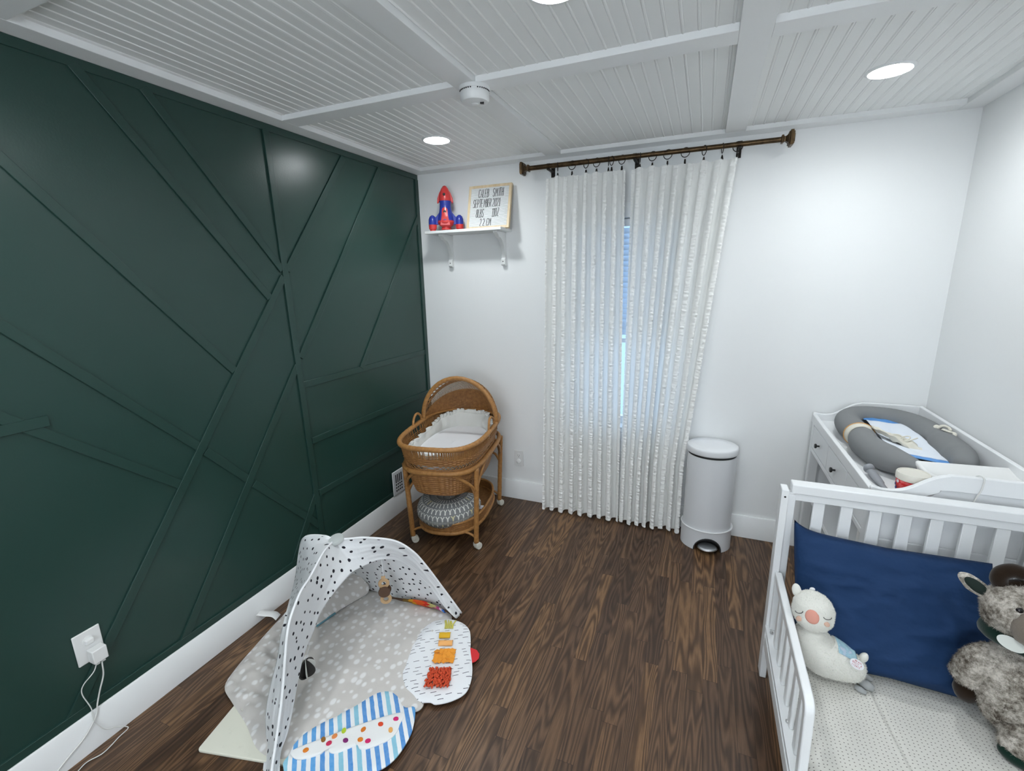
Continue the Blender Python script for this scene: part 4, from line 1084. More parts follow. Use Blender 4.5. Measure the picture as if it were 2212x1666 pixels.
for i, (p, cl) in enumerate(dots):
    M_d = plain('spot_%d' % i, cl, .85, var=.3)
    Mx = Matrix.Translation(Vector((p[0], p[1], .0405))-MO) @ Matrix.Rotation(random.uniform(0, 3), 4, 'Z')
    MB().lathe([(.0095, -.006), (.0095, .0002), (.006, .0008), (.0001, .001)], 20, Mx, 1.0, .78).build('spot', M_d, pk_o, smooth=60)
# white wash tag at the wall side and the folded back corner
rb_ = MB(); fnp = smoothpath([(.018, -1.632, .052), (.04, -1.615, .040), (.075, -1.598, .034), (.105, -1.60, .026)], 6)
rb_.grid(lambda u, v: resample(fnp, 12)[int(round(u*12))]-MO+Vector((.012, -.030, .004))*(v-.5)*1.4, 12, 3)
rbo = rb_.build('care_ribbon', M_wct, pm_, smooth=180, solid=.001); rbo['label'] = 'white care ribbon'
fd_a = [(.330, -1.585, .035), (.354, -1.455, .032), (.388, -1.352, .030), (.400, -1.310, .036), (.392, -1.285, .050)]
fd_b = [(.150, -1.560, .10), (.165, -1.470, .115), (.200, -1.390, .12), (.255, -1.330, .12), (.320, -1.295, .11)]
A1 = resample(smoothpath(fd_a, 6), 40); B1 = resample(smoothpath(fd_b, 6), 40)
fd = MB().grid(lambda u, v: A1[int(round(u*40))].lerp(B1[int(round(u*40))], v)-MO+Vector((0, 0, .018*sin(pi*v)+.003*noise.noise((u*5, v*4, 0)))), 40, 14, uvfn=lambda u, v: (u*.32, v*.22+.5))
fdo = fd.build('folded_edge', M_gmat, pm_, smooth=180, solid=.010)
M_teal = plain('teal_binding', (.12, .27, .32), .8)
MB().tube([p-MO+Vector((.001, 0, 0)) for p in A1[:14]], .0055, 8).build('teal_binding', M_teal, fdo, smooth=180)

# toys of the gym
M_dkw = plain('dark_brown_wood', (.10, .052, .028), .5, var=.3)
toy = empty('wooden_teether', (.600, -1.415, .175), radians(35), 'hanging wooden teether toy, pale rings and a dark disc, inside the play gym', 'toy')
def ring_plate(mb, c, R, r, hgt, M_=None):
    n_ = 32; v = []
    for h in (-hgt, hgt):
        for q in (R, r):
            for i in range(n_): a = 2*pi*i/n_; v.append(Vector((c[0]+q*cos(a), h, c[1]+q*sin(a))))
    f = []
    for i in range(n_):
        j = (i+1) % n_
        f += [(i, j, n_+j, n_+i), (2*n_+i, 3*n_+i, 3*n_+j, 2*n_+j), (i, 2*n_+i, 2*n_+j, j), (n_+i, n_+j, 3*n_+j, 3*n_+i)]
    mb.add(v, f)
rp1 = MB(); ring_plate(rp1, (0, .040), .0255, .0105, .004); rp1.box((-.009, -.004, .060), (.009, .004, .078)); rp1.build('top_ring', M_beech, toy, bevel=.0015)
rp2 = MB(); ring_plate(rp2, (.004, -.043), .0265, .011, .004); rp2.build('bottom_ring', M_beech, toy, bevel=.0015)
MB().lathe([(.0001, -.004), (.026, -.004), (.0275, -.002), (.0275, .002), (.026, .004), (.0001, .004)], 36, Matrix.Translation((0, -.010, 0)) @ Matrix.Rotation(pi/2, 4, 'X')).build('disc', M_dkw, toy, smooth=40)
MB().lathe([(.0001, -.004), (.026, -.004), (.0275, -.002), (.0275, .002), (.026, .004), (.0001, .004)], 36, Matrix.Translation((.004, .010, 0)) @ Matrix.Rotation(pi/2, 4, 'X')).build('disc', M_dkw, toy, smooth=40)
MB().tube([(0, 0, .074), (0, .002, .12), (.0, .004, .165)], .0022, 8).build('hanging_cord', M_sheetw, toy, smooth=180)
# black and white card ball
M_blk = plain('black_card', (.030, .027, .025), .7); M_wcard = plain('white_card', (.72, .72, .68), .7)
bal = empty('card_ball', (.572, -1.862, .140), 0, 'black and white paper petal ball half hidden behind the front leg of the play gym', 'toy')
for i in range(6):
    a = i*pi/3+.25
    pl_ = [(.0, -.056)] + [(.050*sin(pi*q/10)**.8, -.056+.112*q/10) for q in range(1, 10)] + [(0, .056)]
    Mx = Matrix.Rotation(a, 4, 'Z')
    MB().prism(pl_, -.0012, .0012, 'xz', Mx).build('petal', M_blk if i % 2 == 0 else M_wcard, bal)
bal.scale = (.74, .74, .74)
MB().tube([(0, .048*cos(2*pi*i/40), .050*sin(2*pi*i/40)) for i in range(40)], .0045, 8, closed=True).build('band', M_blk, bal, smooth=180)
MB().tube([(0, 0, .05), (.006, .03, .11), (.004, .04, .165)], .0015, 6).build('hanging_cord', M_sheetw, bal)
# rainbow cloth
t = NT('rainbow_print_cloth'); u, v, _ = t.sep(t.coord('UV'))
nn_ = t.noise(t.coord('UV'), 3.0, 2); uu = t.math('ADD', u, t.math('MULTIPLY', t.math('SUBTRACT', nn_, .5), .35))
M_rain = t.done(t.bsdf(t.ramp(uu, [(0, (.10, .06, .04)), (.2, (.16, .10, .03)), (.34, (.52, .24, .02)), (.45, (.60, .09, .02)), (.62, (.50, .03, .02)), (.70, (.44, .40, .16)), (.82, (.36, .06, .16)), (.90, (.65, .55, .6)), (.95, (.05, .16, .5))], 'CONSTANT'), .85, spec=.1))
rpts = [(.545, -1.298, .040), (.61, -1.292, .040), (.67, -1.288, .042), (.74, -1.284, .044), (.80, -1.284, .042), (.845, -1.287, .036)]
rw = [.004, .008, .024, .028, .024, .010]
RP = resample(smoothpath(rpts, 6), 40)
def rwf(u):
    i = u*5; j = min(4, int(i)); return rw[j]+(rw[j+1]-rw[j])*(i-j)
rcl = MB().grid(lambda u, v: RP[int(round(u*40))]+Vector((-.2*(v-.5), -.35*(v-.5), .9*(v-.5)))*rwf(u)*1.7+Vector((0, -.008*sin(pi*v)+.004*noise.noise((u*7, v*2, 0)), 0)), 40, 8, uvfn=lambda u, v: (u, v)).build('rainbow_cloth', M_rain, smooth=180, solid=.003)
tag(rcl, 'crumpled rainbow-print cloth toy lying inside the play gym by its right foot', 'cloth toy')

# ================================================================== CHANGING TABLE
DX0, DX1, DY0, DY1, DT = 2.500, 2.972, -1.030, -.022, .800
ct = empty('changing_table', (DX0, DY0, 0), 0, 'white changing table with two drawers, open shelves and raised curved ends', 'changing table')
CO = Vector((DX0, DY0, 0)); DW, DL = DX1-DX0, DY1-DY0
def lbox(lo, hi): return MB().box(lo, hi)
lbox((.012, .012, .775), (DW-.006, DL-.012, DT)).build('top', M_white, ct, bevel=.002)
lbox((-.006, .014, .786), (.014, DL-.014, .832)).build('front_lip', M_white, ct, bevel=.003)
lbox((.016, .014, .7995), (.024, DL-.014, .812)).build('inner_ledge', M_white, ct, bevel=.002)
def endprofile():
    top = [(-.004, .790), (-.004, .838), (.004, .842), (.030, .836), (.060, .836), (.090, .844), (.120, .862), (.150, .885), (.178, .902), (.205, .911), (.235, .915), (DW, .915)]
    bot = [(DW, .858), (.215, .858), (.190, .848), (.160, .832), (.130, .815), (.100, .800), (.070, .786)]
    return top+bot
def spl(p): return [(q.x, q.z) for q in smoothpath([(a, 0, b) for a, b in p], 3)]
ep = endprofile(); epo = [ep[0], ep[1]]+[tuple(q) for q in spl(ep[1:12])[1:]]+[tuple(q) for q in spl(ep[12:])]
for yy in (0.0, DL-.020):
    MB().prism(epo, yy, yy+.020, 'xz').build('curved_end', M_white, ct, bevel=.0025)
lbox((DW-.020, .0205, .7995), (DW-.002, DL-.0205, .915)).build('back_guard', M_white, ct, bevel=.003)
for xx in (0, DW-.045):
    for yy in (.002, DL-.047): lbox((xx, yy, 0), (xx+.045, yy+.045, .788)).build('leg', M_white, ct, bevel=.003)
lbox((.020, .047, .640), (DW-.02, DL-.047, .650)).build('drawer_rail', M_white, ct, bevel=.002)
lbox((.001, .047, .628), (.020, DL-.047, .650)).build('front_rail', M_white, ct, bevel=.002)
M_knob = plain('black_knob', (.014, .013, .013), .4)
for ya, yb in ((.050, .307), (.312, .627), (.632, DL-.050)):
    dr = lbox((.002, ya, .654), (.022, yb, .772)).build('drawer', M_white, ct, bevel=.0025)
    lbox((.022, ya+.01, .658), (DW-.03, yb-.01, .760)).build('drawer_box', M_white, dr)
    MB().lathe([(.0045, 0), (.0045, .012), (.0105, .014), (.0125, .019), (.010, .023), (.0001, .024)], 20, Matrix.Translation((.003, (ya+yb)/2, .712)) @ Matrix.Rotation(-pi/2, 4, 'Y')).build('knob', M_knob, dr, smooth=40)
for zz in (.400, .150):
    lbox((.004, .006, zz-.024), (DW-.004, DL-.006, zz)).build('shelf', M_white, ct, bevel=.002)
for yy in (.010, DL-.022):
    pnl = MB(); z = .424 if yy > .5 else .174; zs = [.174, .272, .372, .470, .555, .640] if yy < .5 else [.41, .64]
    for a, b in zip(zs, zs[1:]): pnl.box((.045, yy, a), (DW-.045, yy+.012, b-.0035))
    pnl.box((.045, yy+.0025, .16), (DW-.045, yy+.010, .64)); pnl.box((.045, yy+.001, .6405), (DW-.002, yy+.009, .786)); pnl.prism([(.13, .786), (.19, .845), (.215, .87), (DW-.002, .87), (DW-.002, .786)], yy+.003 if yy < .5 else yy+.001, yy+.009, 'xz')
    pnl.build('end_panel', M_white, ct, bevel=.002)
MB().box((DW-.012, .047, .16), (DW-.006, DL-.047, .64)).build('back_panel', M_white, ct)

# things on top
M_greyc = plain('grey_jersey', (.235, .24, .245), .85, var=.15, bump=.25, bscale=350, bdist=.0008, spec=.15)
zc_ = .858
cl = [(2.705, -.850, zc_-.004), (2.650, -.790), (2.606, -.700), (2.588, -.590), (2.600, -.500), (2.602, -.430), (2.595, -.330), (2.612, -.215), (2.665, -.135), (2.745, -.110), (2.825, -.130), (2.880, -.205), (2.900, -.320), (2.897, -.450), (2.893, -.580), (2.880, -.690), (2.850, -.770)]
CP = resample(smoothpath([(p[0], p[1], p[2] if len(p) > 2 else zc_) for p in cl], 8), 120)
rr_ = []
for i, p in enumerate(CP):
    r_ = .055
    d = (p-Vector((2.601, -.455, zc_))).length
    r_ -= .016*math.exp(-(d/.035)**2)
    d2 = (p-Vector((2.898, -.420, zc_))).length; r_ -= .012*math.exp(-(d2/.045)**2)
    e = min(i, 120-i)/10; r_ *= min(1, .35+.65*min(1, e)**.5); rr_.append(r_)
us = MB().tube(CP, rr_, 28); us.v = [(x, y, max(.8015, z)) for x, y, z in us.v]
uso = us.build('cushion_ring', M_greyc, smooth=180)
tag(uso, 'grey tube cushion curled into an oval on the white changing table', 'cushion')
M_cream = plain('cream_cotton', (.74, .71, .62), .85, bump=.3, bscale=60, bdist=.003)
M_orl = plain('orange_piping', (.72, .36, .10), .8)
bd = empty('fabric_band', (2.602, -.462, zc_), 0, 'white and orange elastic band with bunched ties around the grey cushion', 'band')
bdm = MB(); b0 = []
for q in (0, 1, 2):
    b0.append([Vector(((.0465+.006*q)*cos(2*pi*i/40), -.014+.014*q, max(-.0560, (.0465+.004*q)*sin(2*pi*i/40)))) for i in range(40)])
bdm.add([p for r_ in b0 for p in r_], [(q*40+i, q*40+(i+1) % 40, (q+1)*40+(i+1) % 40, (q+1)*40+i) for q in (0, 1) for i in range(40)])
bdm.build('elastic', M_cream, bd, smooth=180, solid=.003)
MB().tube([p*1.03 for p in b0[2]], .0022, 6, closed=True).build('piping', M_orl, bd, smooth=180)
tl_ = MB(); rs = random.Random(9)
def tail(u, v):
    x = .040+.150*u; w_ = (.030+.050*u); y = -.005-.060*u+w_*(v-.5)*2*.8
    z = .046-.062*u+.016*sin(v*17+u*5)*(.4+u)*.8+.010*noise.noise((u*8, v*6, 2)); return Vector((x, y, max(-.048, z)))
tl_.grid(tail, 30, 30); tl_.build('bunched_ties', M_cream, bd, smooth=180, solid=.002)
lo_ = MB()
for k_ in range(3):
    c_ = Vector((.120+.022*k_, -.050-.008*k_, .010))
    lo_.tube([c_+Vector((.020*cos(2*pi*i/20), .010*sin(2*pi*i/20), .010+.012*sin(2*pi*i/20+k_))) for i in range(20)], .0028, 6, closed=True)
lo_.build('tie_loops', M_cream, bd, smooth=180)
tie = empty('tie_strings', (2.930, -.420, .895), 0, 'small cream knotted ties poking up from the far side of the grey cushion', 'ties')
MB().tube(smoothpath([(-.035, .030, .000), (-.015, .025, .022), (.006, .02, .016), (.004, -.005, .010)], 6), .006, 8).build('knot', M_cream, tie, smooth=180)
MB().tube(smoothpath([(-.020, .004, .012), (-.008, -.020, .010), (.004, -.042, .010), (-.006, -.060, -.004)], 6), .008, 8, flat=.5).build('knot', M_cream, tie, smooth=180)
MB().ball((-.030, .036, .010), .012, 14, 10).build('knot', M_cream, tie, smooth=180)
# absorbent pad
t = NT('white_absorbent_pad'); co = t.coord('Object'); M_padw = t.done(t.bsdf(t.mix(t.noise(co, 30, 3), (.80, .84, .90), (.74, .79, .87)), .9, t.bump(t.noise(co, 120, 2), .3, .001), spec=.1))
M_padb = plain('blue_plastic_film', (.10, .32, .74), .35, var=.2)
pd_ = empty('absorbent_pad', (2.75, -.44, .80), radians(0), 'white absorbent pad with blue edges lying inside the grey cushion ring', 'pad')
pc = [Vector(p) for p in ((2.660, -.660, .862), (2.845, -.700, .852), (2.850, -.185, .862), (2.690, -.185, .868))]
PO = Vector((2.75, -.44, .80))
def padf(u, v):
    p = pc[0].lerp(pc[1], u).lerp(pc[3].lerp(pc[2], u), v); e = sin(pi*min(1, max(0, u)))*sin(pi*min(1, max(0, v)))
    p.z += -.018*e+.003*noise.noise((u*5, v*6, 1)); return p-PO
def sub(u0, u1, v0, v1, dz): return lambda u, v: padf(u0+(u1-u0)*u, v0+(v1-v0)*v)+Vector((0, 0, dz))
MB().grid(sub(0, 1, .0, .94, .002), 30, 40).build('pad_sheet', M_padw, pd_, smooth=180, solid=.002)
MB().grid(sub(-.06, 1.10, .94, 1.04, .001), 30, 6).build('blue_edge', M_padb, pd_, smooth=180, solid=.001)
MB().grid(sub(-.06, 1.10, -.07, .005, .001), 30, 6).build('blue_edge', M_padb, pd_, smooth=180, solid=.001)
# baby scale
sc_o = empty('baby_scale', (2.830, -.905, .8005), radians(5), 'white baby scale tray with a scooped top at the near end of the changing table', 'baby scale')
M_scale = plain('glossy_white_plastic', (.83, .83, .82), .22, var=.03)
def scl(u, v):
    x = (u-.5)*.290; y = (v-.5)*.155
    d = .004+.080*(1-abs(2*v-1)**3)**.3*0
    z = .094-.026*cos(pi*(v-.5))*(.35+.65*cos(pi*(u-.5)*.9)); return Vector((x, y, z))
sm_ = MB(); nu_, nv_ = 36, 24
sm_.grid(scl, nu_, nv_); U = nu_+1
rim = [i for i in range(U)]+[j*U+nu_ for j in range(1, nv_+1)]+[nv_*U+i for i in range(nu_-1, -1, -1)]+[j*U for j in range(nv_-1, 0, -1)]
n0 = len(sm_.v)
for i in rim: x, y, z = sm_.v[i]; sm_.v.append((x*1.03, y*1.06, z-.012))
for i in rim: x, y, z = sm_.v[i]; sm_.v.append((x*.90, y*.86, .012))
n_ = len(rim)
for i in range(n_):
    j = (i+1) % n_
    sm_.f += [(rim[i], rim[j], n0+j, n0+i), (n0+i, n0+j, n0+n_+j, n0+n_+i)]
sm_.f.append(tuple(n0+n_+i for i in range(n_)))
sm_.build('tray', M_scale, sc_o, bevel=.006, seg=3)
for xx in (-.120, .120): MB().lathe([(.012, 0), (.012, .014)], 16, Matrix.Translation((xx*.8, -.045, 0))).build('foot', M_grey, sc_o)
for xx in (-.075, .130): MB().lathe([(.0022, 0), (.0022, .001), (.0001, .0012)], 10, Matrix.Translation((xx, -.0815, .0795)) @ Matrix.Rotation(radians(65), 4, 'X')).build('screw', M_grey, sc_o)
# tub with red label
tb = empty('cream_tub', (2.640, -.945, .8005), radians(-20), 'tub with red label and cream screw lid on the changing table', 'tub')
t = NT('red_printed_label'); u, v, z = t.sep(t.coord('Object'))
ang_n = t.noise(t.coord('Object'), 45, 3, .7)
M_lab = t.done(t.bsdf(t.mix(t.ramp(ang_n, [(.56, (0,0,0)), (.60, (1,1,1))]), (.58, .018, .022), (.70, .10, .10)), .35))
M_tub = plain('cream_tub_plastic', (.74, .71, .63), .35, var=.04)
MB().lathe([(.040, 0), (.042, .003), (.046, .060)], 40).build('tub_body', M_tub, tb, smooth=40)
MB().lathe([(.0432, .006), (.0466, .054)], 40, cap=False).build('label', M_lab, tb, smooth=40, solid=.0006)
MB().lathe([(.0440, .055), (.0495, .056), (.0500, .060), (.0500, .076), (.0480, .080), (.0450, .080), (.0435, .0775), (.0001, .0770)], 40, cap=False).build('lid', M_tub, tb, smooth=35)
M_wsp = plain('white_print', (.75, .75, .78), .5); M_bsp = plain('blue_print', (.06, .08, .30), .5)
for a, zz, m_ in ((-2.55, .046, M_wsp), (-2.75, .018, M_bsp), (-2.9, .030, M_bsp), (-2.6, .008, M_wsp)):
    MB().lathe([(.0058, 0), (.0058, .0008), (.0001, .001)], 14, Matrix.Rotation(a, 4, 'Z') @ Matrix.Translation((.0440+zz*.07, 0, zz)) @ Matrix.Rotation(pi/2, 4, 'Y')).build('print_mark', m_, tb)
# grey silicone brush
M_sil = plain('grey_silicone', (.27, .28, .30), .5)
bpth = smoothpath([(2.552, -.822, .823), (2.556, -.850, .817), (2.560, -.890, .812), (2.562, -.930, .809), (2.572, -.985, .808)], 8)
br_ = empty('silicone_brush', (2.56, -.88, .80), 0, 'grey silicone cream brush lying near the front lip of the changing table', 'brush'); BO = Vector((2.56, -.88, .80))
MB().tube([p-BO for p in bpth], [.013+.004*(1-abs(2*i/(len(bpth)-1)-.5)) if i < len(bpth)*.6 else .013-.009*(i/(len(bpth)-1)-.6)/.4 for i in range(len(bpth))], 14, flat=.7).build('handle', M_sil, br_, smooth=180)
MB().ball(Vector((2.550, -.806, .828))-BO, (.019, .012, .020), 20, 14).build('brush_head', M_sil, br_, smooth=180)
tag(MB().tube(smoothpath([(2.775, -.985, .880), (2.785, -1.012, .918), (2.792, -1.034, .917), (2.790, -1.0365, .880), (2.782, -1.036, .850), (2.775, -1.036, .815), (2.772, -1.036, .76)], 6), .0024, 8).build('scale_cord', M_cord, smooth=180), 'thin white cord hanging over the near end of the changing table', 'cord')
# shelf things glimpsed behind the headboard
hb2 = empty('storage_pouch', (2.60, -.78, .4005), 0, 'white pouch with a red looped strap on the shelf under the changing table drawers', 'pouch')
MB().tube([(.0, .026*cos(2*pi*i/24), .205+.030*sin(2*pi*i/24)) for i in range(24)], .004, 8, closed=True).build('loop', M_red, hb2, smooth=180)
MB().lathe([(.035, 0), (.045, .012), (.045, .160), (.040, .175), (.0001, .176)], 24).build('pouch', M_wct, hb2, smooth=40)
wb = tag(MB().box((2.655, -.80, .4005), (2.70, -.755, .50)).build('wooden_block', plain('olive_brown_wood', (.13, .095, .04), .6, var=.4), bevel=.003), 'olive brown block on the changing table shelf, seen between headboard slats', 'block')

# ================================================================== TODDLER BED
BX0, BX1 = 2.207, 2.966
bed = empty('toddler_bed', (BX0, -1.10, 0), 0, 'white slatted toddler bed with a low guard rail, against the right wall', 'bed')
BO = Vector((BX0, -1.10, 0))
def bb(name, lo, hi, bev=.003, par=None): return MB().box([a-b for a, b in zip(lo, BO)], [a-b for a, b in zip(hi, BO)]).build(name, M_white, par or bed, bevel=bev)
for x0_, x1_, s in ((BX0, BX0+.024, 1), (BX1-.024, BX1, -1)):
    po = bb('post', (x0_, -1.120, 0), (x1_, -1.064, .822))
    MB().lathe([(.0035, 0), (.0035, .001), (.0001, .0012)], 14, Matrix.Translation(Vector(((x0_+x1_)/2, -1.1198, .795))-BO) @ Matrix.Rotation(pi/2, 4, 'X')).build('bolt_hole', M_dark, po)
bb('stile', (BX0+.0245, -1.100, .14), (BX0+.050, -1.068, .800)); bb('stile', (BX1-.050, -1.100, .14), (BX1-.0245, -1.068, .800))
bb('cap_rail', (BX0+.034, -1.108, .806), (BX1-.026, -1.056, .842), .004)
bb('top_rail', (BX0+.0255, -1.097, .776), (BX1-.0255, -1.067, .8055))
bb('lower_rail', (BX0+.0505, -1.097, .17), (BX1-.0505, -1.067, .250))
for i in range(8):
    xs_ = 2.316+i*.0846
    if xs_+.036 > BX1-.05: break
    bb('slat', (xs_, -1.090, .2505), (xs_+.036, -1.076, .7755), .002)
# side rails, foot
bb('side_rail', (2.214, -2.440, .150), (2.238, -1.1205, .236), .004)
bb('side_rail', (BX1-.030, -2.440, .150), (BX1-.006, -1.1205, .236), .004)
bb('rail_moulding', (2.2085, -2.440, .150), (2.2138, -1.1205, .200), .002)
bb('rail_ledge', (2.205, -2.440, .2365), (2.240, -1.1205, .246), .002)
for x0_, x1_ in ((BX0, BX0+.036), (BX1-.036, BX1)): bb('post', (x0_, -2.480, 0), (x1_, -2.4405, .40))
bb('foot_rail', (BX0+.0365, -2.475, .17), (BX1-.0365, -2.448, .38))
# guard rail with rounded end
gr_ = [(-1.1205, .250), (-1.1205, .487), (-1.680, .487)]
for i in range(7): a = pi/2*i/6; gr_.append((-1.690-.035*sin(a), .452+.035*cos(a)))
gr_ += [(-1.742, .248)]
inner = [(-1.150, .275), (-1.150, .455), (-1.660, .455)]
for i in range(5): a = pi/2*i/4; inner.append((-1.665-.015*sin(a), .440+.015*cos(a)))
inner += [(-1.695, .275)]
gm_ = MB(); X0, X1 = 2.216, 2.240
outer_t = [(-1.1205, .487), (-1.680, .487)] + [(-1.690-.035*sin(pi/2*i/6), .452+.035*cos(pi/2*i/6)) for i in range(1, 7)]
top = MB().prism([(-1.1205, .455), (-1.1205, .487), (-1.682, .487)]+[(-1.690-.036*sin(pi/2*i/6), .451+.036*cos(pi/2*i/6)) for i in range(1, 7)]+[(-1.742, .248), (-1.712, .248), (-1.700, .440), (-1.690, .455)], X0-BO.x, X1-BO.x, 'yz')
top.v = [(x, y-BO.y, z) for x, y, z in top.v]
grl = top.build('guard_rail', M_white, bed, bevel=.004, seg=3)
bb('guard_stile', (2.217, -1.146, .2465), (2.239, -1.1208, .4545), .002, grl)
for i in range(6):
    yb_ = -1.215-i*.083; bb('baluster', (2.221, yb_-.032, .2465), (2.235, yb_, .4548), .004, grl)
bolt_y = (-1.165, -1.555)
for yb_ in bolt_y:
    MB().lathe([(.006, 0), (.006, .006), (.004, .008), (.0001, .008)], 14, Matrix.Translation(Vector((2.2215, yb_, .2480))-BO)).build('bolt', M_steel, bed, smooth=40)
bb('mattress_base', (2.240, -2.44, .150), (BX1-.031, -1.11, .166))
# mattress
t = NT('cream_sheet_pin_dots'); x, y, z = t.sep(t.coord('Object'))
a_ = t.math('DIVIDE', x, .0112); b_ = t.math('DIVIDE', y, .0112)
ia, ib = t.math('FLOOR', a_), t.math('FLOOR', b_)
j1 = t.math('MULTIPLY_ADD', t.white(t.comb(ia, ib, 0), dim='3D'), .3, -.15); j2 = t.math('MULTIPLY_ADD', t.white(t.comb(ia, ib, 4), dim='3D'), .3, -.15)
da = t.math('ADD', t.math('SUBTRACT', t.math('FRACT', a_), .5), j1); db = t.math('ADD', t.math('SUBTRACT', t.math('FRACT', b_), .5), j2)
dd = t.math('SQRT', t.math('ADD', t.math('MULTIPLY', t.math('MULTIPLY', da, da), 1.0), t.math('MULTIPLY', t.math('MULTIPLY', db, db), 2.2)))
pin = t.math('LESS_THAN', dd, .155)
cz = t.math('ADD', t.math('MULTIPLY', x, 1.0), 0.0)
M_pin = t.done(t.bsdf(t.mix(pin, (.66, .645, .60), (.14, .13, .12)), .9, t.bump(t.noise(t.coord('Object'), 14, 3), .25, .006), spec=.1))
def matr(u, v):
    x = 2.2455+(BX1-.040-2.2455)*u; y = -2.425+(2.425-1.115)*v
    eu = min(u, 1-u)/.05; ev = min(v, 1-v)/.03
    z = .298-.020*max(0, 1-eu)**2-.020*max(0, 1-ev)**2+.003*noise.noise((x*7, y*5, 0))
    crs = (x-(2.47+.10*(-1.5-y))); z += .0035*math.exp(-(crs/.006)**2)-.003*math.exp(-((crs-.012)/.008)**2)
    return Vector((x, y, z))
mm = MB(); mm.grid(matr, 160, 220); U = 161
rim = [i for i in range(U)]+[j*U+160 for j in range(1, 221)]+[220*U+i for i in range(159, -1, -1)]+[j*U for j in range(219, 0, -1)]
n0 = len(mm.v); n_ = len(rim)
for i in rim: x, y, z = mm.v[i]; mm.v.append((x, y, .1665))
for i in range(n_): j = (i+1) % n_; mm.f.append((rim[i], rim[j], n0+j, n0+i))
mm.f.append(tuple(n0+i for i in range(n_)))
mt2 = mm.build('crib_mattress', M_pin, smooth=50); tag(mt2, 'mattress with cream fitted sheet and tiny grey dots on the toddler bed', 'mattress')

# navy pillow
t = NT('navy_cotton'); co = t.coord('Object')
wr = t.noise(co, 7, 4, .55); M_navy = t.done(t.bsdf(t.mix(t.noise(co, 20, 3), (.010, .034, .098), (.013, .041, .115)), .75, t.bump(wr, .8, .02, t.bump(t.noise(co, 700, 2), .15, .0005)), spec=.2))
p0, p1 = Vector((0, -1.335, .302)), Vector((0, -1.125, .680))
dz_ = (p1-p0); hgt = dz_.length; dzn = dz_.normalized(); nrm_ = Vector((0, -dzn.z, dzn.y))
PX0, PX1 = 2.256, 2.815
def pillow(u, v, s):
    a = 2*u-1; b = 2*v-1
    ea = (1-abs(a)**3.2); eb = (1-abs(b)**3.2)
    th = .070*max(0, ea*eb)**.5
    pin_ = .030
    x = PX0+(PX1-PX0)*(.5+.5*a*(1-pin_*(1-b*b)*0-.035*(1-abs(b))**1.0))
    tt = .5+.5*b*(1-.05*(1-abs(a)))
    w_ = .012*(1-2*abs(noise.noise((a*1.6+b*1.2+4, b*3.2-a*1.4, 11))))*max(0, 1-a*a)**.3+.014*noise.noise((a*2.2, b*2.0, 3))+.007*noise.noise((a*2.5+b*2, b*6-a*2, 7))+.003*noise.noise((a*6+b*9, b*12, 5))
    lean = .012*(max(0, b)**3)*max(0, -a)**6*2
    p = p0+dz_*tt+nrm_*(s*th+(w_*(1 if s > 0 else .3))*max(0, ea*eb)**.3)
    return Vector((x, p.y, p.z+.034*max(0, b)**5*max(0, -a)**8-.014*(.5+.5*a)*(.5+.5*b)))
pm2 = MB(); pm2.grid(lambda u, v: pillow(u, v, 1), 90, 60); pm2.grid(lambda u, v: pillow(u, v, -.55), 90, 60)
pm2.v = [(x, min(y, -1.099), z) for x, y, z in pm2.v]
pw = pm2.build('bed_pillow', M_navy, smooth=180); tag(pw, 'navy blue pillow leaning on the white slatted headboard', 'pillow')

# llama plush
def mat_fur(name, c0, c1, sc=60, bs=.6, bd=.004):
    t = NT(name); co = t.coord('Object'); a = t.noise(co, sc, 4, .7); b = t.noise(co, 11, 3, .6)
    c = t.mix(t.math('MULTIPLY_ADD', a, .5, t.math('MULTIPLY', b, .5)), c0, c1)
    return t.done(t.bsdf(c, .95, t.bump(t.noise(co, sc*5, 3, .7), bs, bd), spec=.05, **{'Sheen Weight': .25}))
M_fleece = mat_fur('white_fleece', (.82, .81, .76), (.70, .69, .63), 40, .35, .003)
def fuzz(q, d, amp=.002, f=60): return q*(1+amp*noise.noise(q*f)/max(.02, q.length)*1.5)
ll = empty('llama_plush', (2.36, -1.345, .300), 0, 'white llama plush with closed eyes and coral nose lying by the guard rail', 'plush toy')
LO = Vector((2.36, -1.345, .300))
body_c = [(2.288, -1.345, .455, .036), (2.290, -1.346, .425, .052), (2.300, -1.352, .395, .064), (2.326, -1.356, .372, .0680), (2.358, -1.356, .361, .0610), (2.390, -1.354, .351, .0530), (2.418, -1.352, .342, .0430), (2.436, -1.350, .336, .026), (2.444, -1.350, .334, .008)]
bm_ = MB(); BP = smoothpath([p[:3] for p in body_c], 6); BR = []
for i in range(len(body_c)-1):
    for k_ in range(6): BR.append(body_c[i][3]+(body_c[i+1][3]-body_c[i][3])*k_/6)
BR.append(body_c[-1][3])
bm_.tube([p-LO for p in BP], BR, 28)
bm_.v = [tuple(Vector(p)*(1)+Vector((0, 0, .0012*noise.noise(Vector(p)*70)))) for p in bm_.v]
fur(bm_.build('body', M_fleece, ll, smooth=180), 9000, .0045, .0008, 1, (0, 0, -.2), .7)
hc = Vector((2.284, -1.345, .513))-LO
